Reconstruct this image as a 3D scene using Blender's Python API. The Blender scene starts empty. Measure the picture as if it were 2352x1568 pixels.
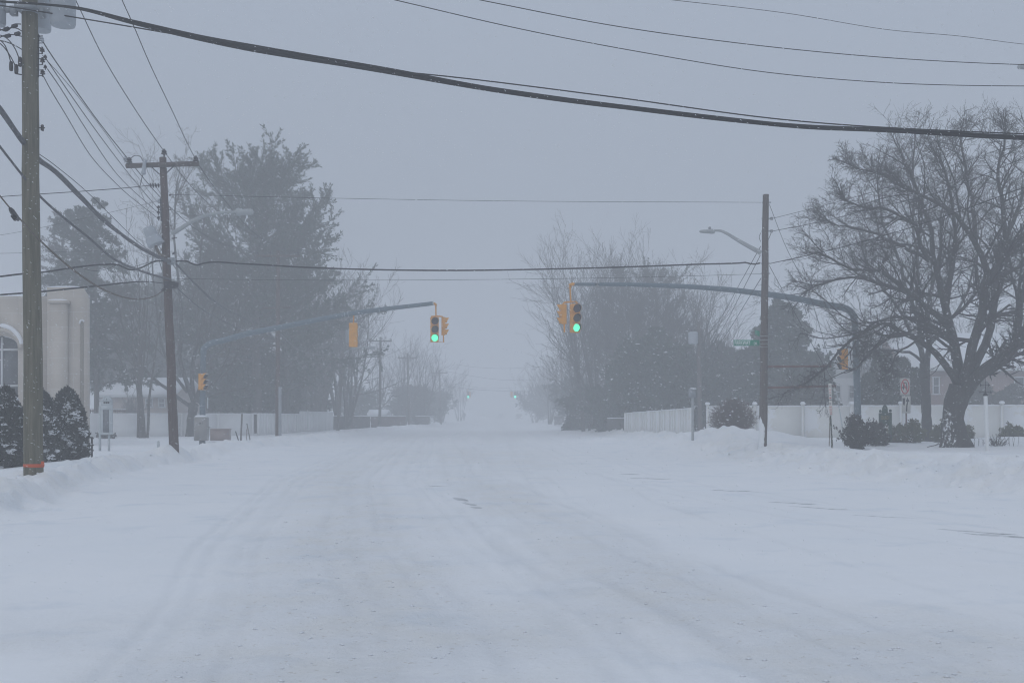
import bpy, math
import numpy as np
from mathutils import Vector
R = math.radians
F, CX, HY, EYE = 2500.0, 1176.0, 950.0, 1.6
C = bpy.context.scene.collection
ORG = {}

def at(x, y, D):
    return np.array([(x - CX) / F * D, D, EYE - (y - HY) / F * D])
def px(n, D): return n * D / F

# ---------------------------------------------------------------- noise
def vnoise(x, y, seed=0):
    xi = np.floor(x).astype(np.int64); yi = np.floor(y).astype(np.int64)
    fx = x - xi; fy = y - yi
    fx = fx * fx * (3 - 2 * fx); fy = fy * fy * (3 - 2 * fy)
    def h(a, b):
        n = (a * 374761393 + b * 668265263 + seed * 974634777) & 0x7fffffff
        n = ((n ^ (n >> 13)) * 1274126177) & 0x7fffffff
        n = (n ^ (n >> 16)) & 0xffff
        return n / 65535.0
    a = h(xi, yi); b = h(xi + 1, yi); c = h(xi, yi + 1); d = h(xi + 1, yi + 1)
    return (a * (1 - fx) + b * fx) * (1 - fy) + (c * (1 - fx) + d * fx) * fy - 0.5

XLt = ([-10, 5, 16.7, 21.5, 24, 32, 47, 100, 150, 300], [-5.5, -6, -7.9, -8.8, -9.4, -10.7, -10.9, -11, -9.8, -9])
XRt = ([-10, 5, 16, 21, 25, 30, 36, 42, 67, 133, 300], [16, 15, 12, 10, 8.9, 7.7, 7.3, 7.1, 6.8, 6.0, 5.0])
def sstep(a, b, x):
    t = np.clip((x - a) / (b - a), 0, 1); return t * t * (3 - 2 * t)
LT = ([0, 5, 9, 13, 26, 67, 150], [0.6, 0, -0.6, -1.5, -3.4, -6.2, -6.6])
RT = ([0, 5, 7, 10, 20, 40, 150], [4, 2.0, 1.0, .25, -1.0, -1.6, -3])
RT2 = ([0, 9, 14.3, 18.6, 22.9, 30, 60, 150], [12, 9, 6.5, 5.4, 4.5, 3.6, 2.2, 0])
def tracks(x, y):
    g = np.zeros_like(x)
    c = np.interp(y, *LT)
    for k, a in enumerate((-2.3, -2.05, -1.75, -1.5, -.75, -.45, -.05, .2, .8, 1.1, 1.35, 1.8, 2.6, 3.3)):
        w = 0.065 + .02 * (k % 3)
        wob = 0.18 * vnoise(y * .13, y * 0 + k * 7.3, 5)
        g += (0.7 + 0.5 * vnoise(y * .3, y * 0 + k, 9)) * np.exp(-((x - c - a - wob) / w) ** 2)
    c = np.interp(y, *RT)
    for k, a in enumerate((0, .2, .45, .7, 1.6, 1.8, 2.1, 3.6)):
        wob = 0.2 * vnoise(y * .13, y * 0 + k * 3.1, 6)
        g += (0.5 + .5 * vnoise(y * .3, y * 0 + k, 19)) * np.exp(-((x - c - a - wob) / .075) ** 2)
    c = np.interp(y, *RT2)
    for k, a in enumerate((0, .5, -1.5, -1.0)):
        g += (0.5 + .5 * vnoise(y * .3, y * 0 + k, 29)) * np.exp(-((x - c - a) / .08) ** 2)
    return g
def churn(x, y):
    "how chewed-up the snow is (0..1)"
    c = np.interp(y, *LT)
    a = np.exp(-((x - c + .6) / 1.5) ** 2) * (0.55 + vnoise(x * .9, y * .22, 40))
    a += np.exp(-((x - c - 2.4) / .8) ** 2) * (0.5 + vnoise(x * .9, y * .22, 43)) * .9
    c2 = np.interp(y, *RT)
    a += np.exp(-((x - c2 - 1.2) / 1.4) ** 2) * (0.3 + vnoise(x * .8, y * .3, 41)) * .8
    a += sstep(11, 6.5, y) * (0.4 + vnoise(x * .9, y * .9, 42)) * .8
    a += np.exp(-((x + 1.5) / 4) ** 2) * np.exp(-((y - 42) / 9) ** 2) * (.5 + vnoise(x * .5, y * .15, 44))
    c3 = np.interp(y, *RT2)
    a += .35 * np.exp(-((x - c3 + 2.5) / 1.4) ** 2) * (0.5 + vnoise(x * .8, y * .3, 47))
    return np.clip(a * 1.2 - .12, 0, 1)
def gz(x, y):
    x = np.asarray(x, float); y = np.asarray(y, float)
    xl = np.interp(y, *XLt) + .35 * vnoise(y * .35, y * 0, 3) * 1.2; xr = np.interp(y, *XRt) + .6 * vnoise(y * .3, y * 0, 4)
    z = 0.035 * vnoise(x * .35, y * .2, 1) + .012 * vnoise(x * 1.3, y * 1.1, 2)
    # wind drift ripples on the near left
    z += .02 * vnoise(x * .18 + y * .1, y * 1.4 - x * .25, 12) * sstep(1, -2, x) * sstep(26, 12, y)
    dl = xl - x; dr = x - xr
    fadeY = sstep(260, 60, y)
    lum = vnoise(x * 1.6, y * 1.6, 7) + .6 * vnoise(x * 3.7, y * 3.7, 8) + .3 * vnoise(x * 8, y * 8, 88)
    bl = .36 * sstep(-.1, .55, dl) - .12 * sstep(.9, 3.0, dl) + lum * .17 * np.exp(-((dl - .45) / .8) ** 2) * 1.7 + (0.03 * vnoise(x * .8, y * .8, 77)) * sstep(0, 2, dl)
    hR = .5 + .12 * sstep(34, 24, y)
    br = hR * sstep(-.3, 2.3, dr) - .12 * sstep(2.5, 5, dr) + lum * .34 * np.exp(-((dr - 1.2) / 1.3) ** 2) + (.05 * vnoise(x * .8, y * .8, 78)) * sstep(0, 2, dr)
    z += bl * (.35 + .65 * fadeY) + br * (.5 + .5 * fadeY)
    def mound(cx, cy, sx, sy, h, amt=.5):
        return h * np.exp(-((x - cx) / sx) ** 2 - ((y - cy) / sy) ** 2) * (1 + amt * vnoise(x * 1.3, y * 1.3, 11) + amt * .5 * vnoise(x * 3, y * 3, 13))
    z += mound(8.0, 46.5, 2.2, 3.2, .62) + mound(11.2, 45.5, 1.4, 2.5, .38) + mound(5.0, 56, 2, 6, .3) + mound(20, 43.5, 2.4, 1.6, .32, .1)
    z += mound(-11, 250, 7, 7, 1.7, .2) + mound(-10.6, 45, 1.5, 4, .2) + mound(8, 130, 4, 40, .35, .3)
    for (mx_, my_, mh, mr_) in ((-9.25, 21.3, .1, .45), (-11.0, 35.8, .1, .5), (8.75, 37.7, .12, .6), (-12.9, 59.5, .1, .8)):
        z += mh * np.exp(-((x - mx_) ** 2 + (y - my_) ** 2) / mr_ ** 2)
    t = tracks(x, y)
    ch = churn(x, y)
    onroad = sstep(.2, -.4, dl) * sstep(.2, -.4, dr)
    z -= .036 * np.clip(t, 0, 1.2) * onroad * (.45 + .55 * sstep(-1.0, -3.5, x)) * (1 + .5 * sstep(20, 40, y))
    z += ch * onroad * (.022 * vnoise(x * 4.5, y * 4.5, 21) + .025 * vnoise(x * 9, y * 9, 22))
    return z
def gz1(x, y): return float(gz(np.array([x]), np.array([y]))[0])

# ---------------------------------------------------------------- materials
def mat(name, col, rough=.8, col2=None, scale=3.0, stretch=(1, 1, 1), detail=6, bump=0.0, bscale=None, metal=0.0,
        snow=None, emit=None, estr=0.0, spec=.3, coord='Object', lo=.35, hi=.65):
    m = bpy.data.materials.new(name); m.use_nodes = True
    nt = m.node_tree; N = nt.nodes; L = nt.links; b = N['Principled BSDF']
    b.inputs['Roughness'].default_value = rough; b.inputs['Metallic'].default_value = metal
    b.inputs['Specular IOR Level'].default_value = spec
    b.inputs['Base Color'].default_value = (*col, 1)
    tc = N.new('ShaderNodeTexCoord'); mp = N.new('ShaderNodeMapping'); mp.inputs['Scale'].default_value = stretch
    L.new(tc.outputs[coord], mp.inputs['Vector'])
    out = None
    if col2 is not None:
        n = N.new('ShaderNodeTexNoise'); n.inputs['Scale'].default_value = scale; n.inputs['Detail'].default_value = detail
        n.inputs['Roughness'].default_value = .65
        r = N.new('ShaderNodeMapRange'); r.inputs['From Min'].default_value = lo; r.inputs['From Max'].default_value = hi
        mx = N.new('ShaderNodeMix'); mx.data_type = 'RGBA'
        mx.inputs['A'].default_value = (*col, 1); mx.inputs['B'].default_value = (*col2, 1)
        L.new(mp.outputs[0], n.inputs['Vector']); L.new(n.outputs['Fac'], r.inputs['Value']); L.new(r.outputs[0], mx.inputs['Factor'])
        out = mx.outputs['Result']
    if snow:                                   # wind-plastered snow: (dir, threshold, noise scale, zmin, zmax in world)
        d, th, ns, z0, z1 = snow
        g = N.new('ShaderNodeNewGeometry'); dp = N.new('ShaderNodeVectorMath'); dp.operation = 'DOT_PRODUCT'
        dp.inputs[1].default_value = d; L.new(g.outputs['Normal'], dp.inputs[0])
        n2 = N.new('ShaderNodeTexNoise'); n2.inputs['Scale'].default_value = ns; n2.inputs['Detail'].default_value = 8; n2.inputs['Roughness'].default_value = .7
        L.new(g.outputs['Position'], n2.inputs['Vector'])
        ad = N.new('ShaderNodeMath'); ad.operation = 'ADD'; L.new(dp.outputs['Value'], ad.inputs[0]); L.new(n2.outputs['Fac'], ad.inputs[1])
        sp = N.new('ShaderNodeSeparateXYZ'); L.new(g.outputs['Position'], sp.inputs[0])
        zr = N.new('ShaderNodeMapRange'); zr.inputs['From Min'].default_value = z1; zr.inputs['From Max'].default_value = z0
        zr.inputs['To Min'].default_value = -2.0; zr.inputs['To Max'].default_value = 0.0; L.new(sp.outputs['Z'], zr.inputs['Value'])
        a2 = N.new('ShaderNodeMath'); a2.operation = 'ADD'; L.new(ad.outputs[0], a2.inputs[0]); L.new(zr.outputs[0], a2.inputs[1])
        rr = N.new('ShaderNodeMapRange'); rr.inputs['From Min'].default_value = th; rr.inputs['From Max'].default_value = th + .06
        L.new(a2.outputs[0], rr.inputs['Value'])
        m2 = N.new('ShaderNodeMix'); m2.data_type = 'RGBA'; m2.inputs['B'].default_value = (.8, .82, .84, 1)
        if out: L.new(out, m2.inputs['A'])
        else: m2.inputs['A'].default_value = (*col, 1)
        L.new(rr.outputs[0], m2.inputs['Factor']); out = m2.outputs['Result']
    if out: L.new(out, b.inputs['Base Color'])
    if bump:
        n3 = N.new('ShaderNodeTexNoise'); n3.inputs['Scale'].default_value = bscale or scale * 2; n3.inputs['Detail'].default_value = 8
        bp = N.new('ShaderNodeBump'); bp.inputs['Strength'].default_value = bump; bp.inputs['Distance'].default_value = .02
        L.new(mp.outputs[0], n3.inputs['Vector']); L.new(n3.outputs['Fac'], bp.inputs['Height']); L.new(bp.outputs[0], b.inputs['Normal'])
    if emit:
        b.inputs['Emission Color'].default_value = (*emit, 1); b.inputs['Emission Strength'].default_value = estr; m.cycles.emission_sampling = 'NONE'
    return m

M = {}
WIND = (-.75, -.6, .25)
M['snow'] = mat('snow', (.78, .8, .83), .75, (.82, .83, .85), 2, bump=.25, bscale=9)
M['pole_green'] = mat('treated_pole_wood', (.1, .095, .065), .9, (.18, .165, .12), 3, (6, 6, .35), bump=.9, bscale=9, snow=(WIND, 1.36, 40, -9, 99), lo=.38, hi=.62)
M['pole_brown'] = mat('brown_pole_wood', (.07, .048, .042), .9, (.12, .085, .075), 3, (6, 6, .4), bump=.9, bscale=9, snow=(WIND, 1.40, 40, -9, 99))
M['pole_right'] = mat('grey_brown_pole_wood', (.085, .068, .06), .9, (.13, .11, .1), 3, (6, 6, .4), bump=.9, bscale=9, snow=((-.9, -.5, 0), .75, 5, 1.1, 2.0))
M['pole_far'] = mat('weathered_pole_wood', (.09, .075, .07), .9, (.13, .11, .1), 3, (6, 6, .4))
M['sheath'] = mat('galvanised_sheath', (.25, .27, .29), .5, (.32, .34, .36), 4)
M['steel'] = mat('galvanised_steel', (.10, .14, .17), .55, (.16, .2, .23), 5, (3, 3, 3), metal=.25, snow=((-.5, -.5, .6), 1.42, 14, -9, 99))
M['steel_pale'] = mat('pale_lamp_arm', (.33, .35, .36), .5, (.4, .42, .42), 4)
M['grey_can'] = mat('grey_enamel', (.36, .39, .42), .45, (.42, .45, .48), 3, snow=(WIND, 1.35, 25, -9, 99))
M['cable'] = mat('black_cable', (.005, .005, .006), .7, (.01, .01, .012), 3, (4, 4, 4), snow=(WIND, 1.46, 45, -9, 99))
M['cable_grey'] = mat('grey_cable', (.06, .06, .065), .7, (.14, .14, .15), 3, (3, 3, 3), snow=(WIND, 1.38, 30, -9, 99))
M['cable_rust'] = mat('weathered_strand', (.09, .075, .06), .8, (.16, .13, .1), 3)
M['wire'] = mat('bare_wire', (.03, .032, .036), .6)
M['dark'] = mat('dark_porcelain', (.022, .02, .024), .35, (.04, .036, .04), 8)
M['black'] = mat('black_iron', (.018, .018, .02), .6)
M['orange_tape'] = mat('orange_tape', (.62, .11, .035), .6, (.5, .08, .03), 6)
M['signal'] = mat('signal_yellow', (.76, .35, .03), .6, (.6, .27, .035), 5, snow=(WIND, 1.42, 30, -9, 99))
M['visor_in'] = mat('visor_inside', (.02, .02, .022), .8)
M['lens_dark'] = mat('dark_red_lens', (.05, .022, .03), .3, (.075, .04, .05), 20)
M['lens_amber'] = mat('dark_amber_lens', (.05, .048, .04), .3, (.08, .075, .065), 20)
M['lens_green'] = mat('lit_green_lens', (.05, .6, .45), .4, emit=(.12, 1.0, .53), estr=1.3)
M['lens_green_far'] = mat('lit_green_lens_far', (.05, .6, .45), .4, emit=(.1, 1.0, .68), estr=4.0)
M['lens_red'] = mat('lit_red_lens', (.5, .05, .08), .4, emit=(.9, .08, .12), estr=.5)
M['bark'] = mat('snowy_bark', (.032, .029, .027), .95, (.06, .056, .052), 3, (5, 5, 1), bump=1, bscale=6, snow=((-.42, -.3, .05), 1.0, 9, 1.7, 4.2))
M['bark_up'] = mat('dark_bark', (.03, .027, .026), .95, (.052, .048, .046), 4, snow=((-.5, -.45, .6), 1.36, 7, -9, 99))
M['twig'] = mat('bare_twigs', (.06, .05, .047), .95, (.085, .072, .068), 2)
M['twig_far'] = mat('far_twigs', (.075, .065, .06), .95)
M['twig_red'] = mat('reddish_twigs', (.1, .065, .055), .95, (.14, .09, .08), 3)
M['needle'] = mat('pine_needles', (.035, .052, .036), .9, (.055, .075, .055), 1.3)
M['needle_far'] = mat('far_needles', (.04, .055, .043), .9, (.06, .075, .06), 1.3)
M['thuja'] = mat('dark_arborvitae', (.022, .026, .021), .9, (.045, .048, .034), 5)
M['yew'] = mat('dark_brown_yew', (.03, .027, .02), .9, (.05, .045, .032), 5)
M['laurel'] = mat('olive_leaves', (.085, .09, .035), .7, (.14, .13, .055), 4)
M['vinyl'] = mat('white_vinyl', (.7, .7, .67), .45, (.76, .76, .73), 1.2, snow=(WIND, 1.15, 2, -9, 99))
M['vinyl_left'] = mat('white_vinyl_weathered', (.76, .77, .77), .5, (.8, .81, .81), 1.2)
M['brown_fence'] = mat('brown_fence_boards', (.07, .062, .058), .9, (.1, .088, .08), 2)
M['red_fence'] = mat('reddish_fence_boards', (.1, .055, .05), .9, (.12, .07, .06), 2)
M['green_sign'] = mat('green_sign_sheet', (.005, .24, .14), .5)
M['white_paint'] = mat('white_paint', (.75, .76, .76), .5)
M['sign_white'] = mat('sign_white_sheet', (.62, .6, .55), .5, (.66, .64, .6), 4)
M['sign_red'] = mat('sign_red_sheet', (.5, .06, .07), .5)
M['sign_black'] = mat('sign_black', (.03, .03, .032), .5)
M['board_green'] = mat('green_board', (.025, .065, .045), .7, (.04, .085, .06), 8)
M['gold'] = mat('gold_letters', (.34, .25, .08), .6)
M['green_post'] = mat('peeling_green_post', (.03, .045, .035), .9, (.55, .55, .52), 9, (5, 5, 1), lo=.55, hi=.6)
M['cabinet'] = mat('grey_cabinet_paint', (.26, .25, .245), .6, (.31, .3, .29), 4, snow=(WIND, 1.3, 20, -9, 99))
M['cabinet_pink'] = mat('tan_cabinet_paint', (.3, .235, .22), .6, (.36, .29, .27), 3)
M['wood_rail'] = mat('brown_rail', (.13, .07, .06), .8, (.17, .1, .085), 4)
M['frame_pale'] = mat('pale_metal_frame', (.5, .54, .55), .5)
M['glass'] = mat('dark_glass', (.05, .055, .065), .15, (.09, .1, .11), 1.5, spec=.5)
M['board_glass'] = mat('notice_glass', (.09, .1, .11), .2, (.19, .2, .22), 6, (1, 1, 3), spec=.5)
M['siding'] = mat('tan_siding', (.4, .34, .3), .8, (.44, .38, .34), 2)
M['siding_white'] = mat('white_siding', (.6, .62, .63), .8)
M['cloth'] = mat('dark_winter_coat', (.02, .02, .025), .9)
M['car_paint'] = mat('dark_car_paint', (.04, .035, .035), .3, (.06, .055, .055), 3)
M['lit'] = mat('lit_headlight', (.9, .9, .85), .3, emit=(1, 1, .95), estr=6)
M['rubber'] = mat('tyre_rubber', (.02, .02, .02), .9)
M['flake'] = mat('blown_snow', (.85, .86, .88), .9)
M['stake'] = mat('grey_stake', (.12, .1, .095), .9, (.17, .15, .14), 6)

def brick_mat(name, c1, c2, mortar, bw, rh, ms, scale=1.0):
    m = bpy.data.materials.new(name); m.use_nodes = True; nt = m.node_tree; N = nt.nodes; L = nt.links; b = N['Principled BSDF']
    tc = N.new('ShaderNodeTexCoord'); sp = N.new('ShaderNodeSeparateXYZ'); cb = N.new('ShaderNodeCombineXYZ'); ad = N.new('ShaderNodeMath')
    L.new(tc.outputs['Object'], sp.inputs[0]); L.new(sp.outputs['X'], ad.inputs[0]); L.new(sp.outputs['Y'], ad.inputs[1])
    L.new(ad.outputs[0], cb.inputs['X']); L.new(sp.outputs['Z'], cb.inputs['Y'])
    bt = N.new('ShaderNodeTexBrick'); bt.inputs['Scale'].default_value = scale
    bt.inputs['Color1'].default_value = (*c1, 1); bt.inputs['Color2'].default_value = (*c2, 1); bt.inputs['Mortar'].default_value = (*mortar, 1)
    bt.inputs['Brick Width'].default_value = bw; bt.inputs['Row Height'].default_value = rh; bt.inputs['Mortar Size'].default_value = ms
    L.new(cb.outputs[0], bt.inputs['Vector'])
    n = N.new('ShaderNodeTexNoise'); n.inputs['Scale'].default_value = 1.7; n.inputs['Detail'].default_value = 7; L.new(tc.outputs['Object'], n.inputs['Vector'])
    mr = N.new('ShaderNodeMapRange'); mr.inputs['To Min'].default_value = .82; mr.inputs['To Max'].default_value = 1.12; L.new(n.outputs['Fac'], mr.inputs['Value'])
    mx = N.new('ShaderNodeVectorMath'); mx.operation = 'SCALE'; L.new(bt.outputs['Color'], mx.inputs[0]); L.new(mr.outputs[0], mx.inputs['Scale'])
    L.new(mx.outputs[0], b.inputs['Base Color']); b.inputs['Roughness'].default_value = .9
    return m
M['stone'] = brick_mat('pale_cast_stone', (.50, .445, .38), (.53, .475, .41), (.58, .55, .51), 2.3, .66, .01)
M['brick'] = brick_mat('red_brick', (.2, .12, .105), (.25, .15, .13), (.3, .26, .25), .22, .075, .008)

# ---------------------------------------------------------------- mesh building
class MB:
    def __init__(s): s.v = []; s.f = []; s.n = 0
    def add(s, v, f, mi=0):
        v = np.asarray(v, float).reshape(-1, 3); f = np.asarray(f, np.int64)
        s.v.append(v); s.f.append((f + s.n, mi)); s.n += len(v)
    def ngon(s, v, loops, mi=0):
        v = np.asarray(v, float).reshape(-1, 3); s.v.append(v)
        for l in loops: s.f.append((np.asarray([l], np.int64) + s.n, mi))
        s.n += len(v)
    def box(s, c, size, mi=0, rz=0, tilt=None):
        c = np.asarray(c, float); h = np.asarray(size, float) / 2
        v = np.array([[x, y, z] for x in (-1, 1) for y in (-1, 1) for z in (-1, 1)]) * h
        if tilt: # rotation about y axis
            ca, sa = math.cos(tilt), math.sin(tilt); v = np.stack([v[:, 0] * ca + v[:, 2] * sa, v[:, 1], -v[:, 0] * sa + v[:, 2] * ca], 1)
        if rz:
            ca, sa = math.cos(rz), math.sin(rz); v = np.stack([v[:, 0] * ca - v[:, 1] * sa, v[:, 0] * sa + v[:, 1] * ca, v[:, 2]], 1)
        s.add(v + c, [[0, 1, 3, 2], [4, 6, 7, 5], [0, 4, 5, 1], [2, 3, 7, 6], [0, 2, 6, 4], [1, 5, 7, 3]], mi); return s
    def tubes(s, P, Rr, k=5, mi=0, caps=False):
        P = np.asarray(P, float); Rr = np.asarray(Rr, float)
        N, n, _ = P.shape
        T = np.gradient(P, axis=1); T /= np.linalg.norm(T, axis=2, keepdims=True) + 1e-9
        ref = np.where(np.abs(T[:, :1, 2:3]) > .9, np.array([[[1., 0, 0]]]), np.array([[[0, 0, 1.]]]))
        ref = np.repeat(ref, n, axis=1)
        U = np.cross(T, ref); U /= np.linalg.norm(U, axis=2, keepdims=True) + 1e-9
        V = np.cross(T, U)
        a = np.arange(k) * 2 * math.pi / k
        ring = P[:, :, None, :] + Rr[:, :, None, None] * (np.cos(a)[None, None, :, None] * U[:, :, None, :] + np.sin(a)[None, None, :, None] * V[:, :, None, :])
        idx = np.arange(N * n * k).reshape(N, n, k)
        a0 = idx[:, :-1, :]; b0 = np.roll(a0, -1, 2); a1 = idx[:, 1:, :]; b1 = np.roll(a1, -1, 2)
        q = np.stack([a0, b0, b1, a1], -1).reshape(-1, 4)
        base = s.n
        s.add(ring.reshape(-1, 3), q, mi)
        if caps:
            s.f.append((idx[:, 0, ::-1].reshape(N, k) + base, mi)); s.f.append((idx[:, -1, :].reshape(N, k) + base, mi))
        return s
    def tube(s, pts, r, k=8, mi=0, caps=True):
        pts = np.asarray(pts, float); r = np.broadcast_to(np.asarray(r, float), (len(pts),))
        return s.tubes(pts[None], r[None], k, mi, caps)
    def lathe(s, prof, base, axis=(0, 0, 1), k=16, mi=0):
        ax = np.asarray(axis, float); ax /= np.linalg.norm(ax); rf = np.array([1., 0, 0]) if abs(ax[2]) > .9 else np.array([0, 0, 1.])
        U = np.cross(ax, rf); U /= np.linalg.norm(U); V = np.cross(ax, U); a = np.arange(k) * 2 * math.pi / k
        prof = np.asarray(prof, float); n = len(prof)
        ring = np.asarray(base, float) + prof[:, 1][:, None, None] * ax + prof[:, 0][:, None, None] * (np.cos(a)[None, :, None] * U + np.sin(a)[None, :, None] * V)
        idx = np.arange(n * k).reshape(n, k); a0 = idx[:-1]; b0 = np.roll(a0, -1, 1); a1 = idx[1:]; b1 = np.roll(a1, -1, 1)
        base_n = s.n
        s.add(ring.reshape(-1, 3), np.stack([a0, b0, b1, a1], -1).reshape(-1, 4), mi)
        s.f.append((idx[:1, ::-1] + base_n, mi)); s.f.append((idx[-1:] + base_n, mi)); return s
    def prism(s, poly, th, mi=0):
        "poly: 3-D points of a planar outline, th: thickness vector"
        p = np.asarray(poly, float); n = len(p); v = np.concatenate([p, p + np.asarray(th, float)])
        s.ngon(v, [list(range(n)), list(range(2 * n - 1, n - 1, -1))] + [[i, i + n, (i + 1) % n + n, (i + 1) % n] for i in range(n)], mi); return s
    def build(s, name, mats, parent=None, origin=None, smooth=True):
        V = np.concatenate(s.v)
        if parent is not None: o0 = ORG[parent.name]
        else: o0 = np.asarray(origin if origin is not None else (V.min(0) + V.max(0)) / 2 * np.array([1, 1, 0]) + np.array([0, 0, V[:, 2].min()]), float)
        V = V - o0
        me = bpy.data.meshes.new(name)
        loops = np.concatenate([f.reshape(-1) for f, _ in s.f]); tot = np.concatenate([np.full(f.shape[0], f.shape[1]) for f, _ in s.f])
        mi = np.concatenate([np.full(f.shape[0], m) for f, m in s.f])
        st = np.concatenate([[0], np.cumsum(tot)[:-1]])
        me.vertices.add(len(V)); me.vertices.foreach_set('co', V.astype(np.float32).ravel())
        me.loops.add(len(loops)); me.loops.foreach_set('vertex_index', loops.astype(np.int32))
        me.polygons.add(len(tot)); me.polygons.foreach_set('loop_start', st.astype(np.int32)); me.polygons.foreach_set('loop_total', tot.astype(np.int32))
        me.polygons.foreach_set('material_index', mi.astype(np.int32))
        if not isinstance(mats, (list, tuple)): mats = [mats]
        for m in mats: me.materials.append(M[m] if isinstance(m, str) else m)
        me.update(calc_edges=True); me.validate()
        if smooth:
            me.polygons.foreach_set('use_smooth', np.ones(len(me.polygons), bool))
            try: me.set_sharp_from_angle(angle=R(38))
            except Exception: pass
        o = bpy.data.objects.new(name, me); C.objects.link(o)
        if parent is not None: o.parent = parent
        else: o.location = o0
        ORG[o.name] = o0
        return o

def tag(o, label=None, cat=None, group=None, kind=None):
    if label: o['label'] = label
    if cat: o['category'] = cat
    if group: o['group'] = group
    if kind: o['kind'] = kind
    return o
def thing(name, loc, label, cat, group=None):
    o = bpy.data.objects.new(name, None); C.objects.link(o); o.location = loc; o.empty_display_size = .2
    ORG[o.name] = np.asarray(loc, float); return tag(o, label, cat, group)
def copy_tree(o, parent=None):
    c = o.copy(); C.objects.link(c); c.parent = parent
    if o.name in ORG: ORG[c.name] = ORG[o.name]
    for ch in [x for x in o.children]: copy_tree(ch, c)
    return c
def text_part(txt, height, width, org, ux, name, matn, parent, out=.004):
    "raised lettering; org = lower left corner, ux = reading direction, up = z"
    cu = bpy.data.curves.new('t', 'FONT'); cu.body = txt; cu.size = 1; cu.extrude = 0; cu.resolution_u = 3; cu.offset = .012
    t = bpy.data.objects.new('t', cu); C.objects.link(t)
    dg = bpy.context.evaluated_depsgraph_get(); me = bpy.data.meshes.new_from_object(t.evaluated_get(dg))
    bpy.data.objects.remove(t)
    v = np.array([p.co[:] for p in me.vertices]); v[:, :2] -= v[:, :2].min(0); v[:, :2] /= v[:, :2].max(0)
    ux = np.asarray(ux, float); ux /= np.linalg.norm(ux); nrm = np.cross(ux, [0, 0, 1.])
    P = np.asarray(org, float) + v[:, :1] * width * ux + v[:, 1:2] * height * np.array([0, 0, 1.]) + nrm * out
    b = MB(); b.ngon(P, [list(p.vertices) for p in me.polygons]); bpy.data.meshes.remove(me)
    return b.build(name, matn, parent, smooth=False)
def snowcap(b, c, size, mi=0, lift=1.0):
    "soft rounded cap of snow on a flat top"
    c = np.asarray(c, float); w, d, h = size; nx, ny = 9, 6
    u, v = np.meshgrid(np.linspace(-1, 1, nx), np.linspace(-1, 1, ny), indexing='ij')
    z = h * np.clip((1 - np.abs(u) ** 4) * (1 - np.abs(v) ** 4), 0, 1) ** .6
    P = np.stack([c[0] + u * w / 2, c[1] + v * d / 2, c[2] + z], -1)
    i = np.arange(nx * ny).reshape(nx, ny)
    b.add(P.reshape(-1, 3), np.stack([i[:-1, :-1], i[1:, :-1], i[1:, 1:], i[:-1, 1:]], -1).reshape(-1, 4), mi)
def spline(pts, n):
    pts = np.asarray(pts, float); m = len(pts)
    d = np.concatenate([[0], np.cumsum(np.linalg.norm(np.diff(pts, axis=0), axis=1))]); t = np.linspace(0, d[-1], n)
    if m < 3: return np.stack([np.interp(t, d, pts[:, i]) for i in range(pts.shape[1])], 1)
    tan = np.gradient(pts, d, axis=0); out = np.zeros((n, pts.shape[1]))
    k = np.clip(np.searchsorted(d, t, side='right') - 1, 0, m - 2)
    h = (d[k + 1] - d[k])[:, None]; s = ((t - d[k])[:, None]) / h
    return (2 * s**3 - 3 * s**2 + 1) * pts[k] + (s**3 - 2 * s**2 + s) * h * tan[k] + (-2 * s**3 + 3 * s**2) * pts[k + 1] + (s**3 - s**2) * h * tan[k + 1]

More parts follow.
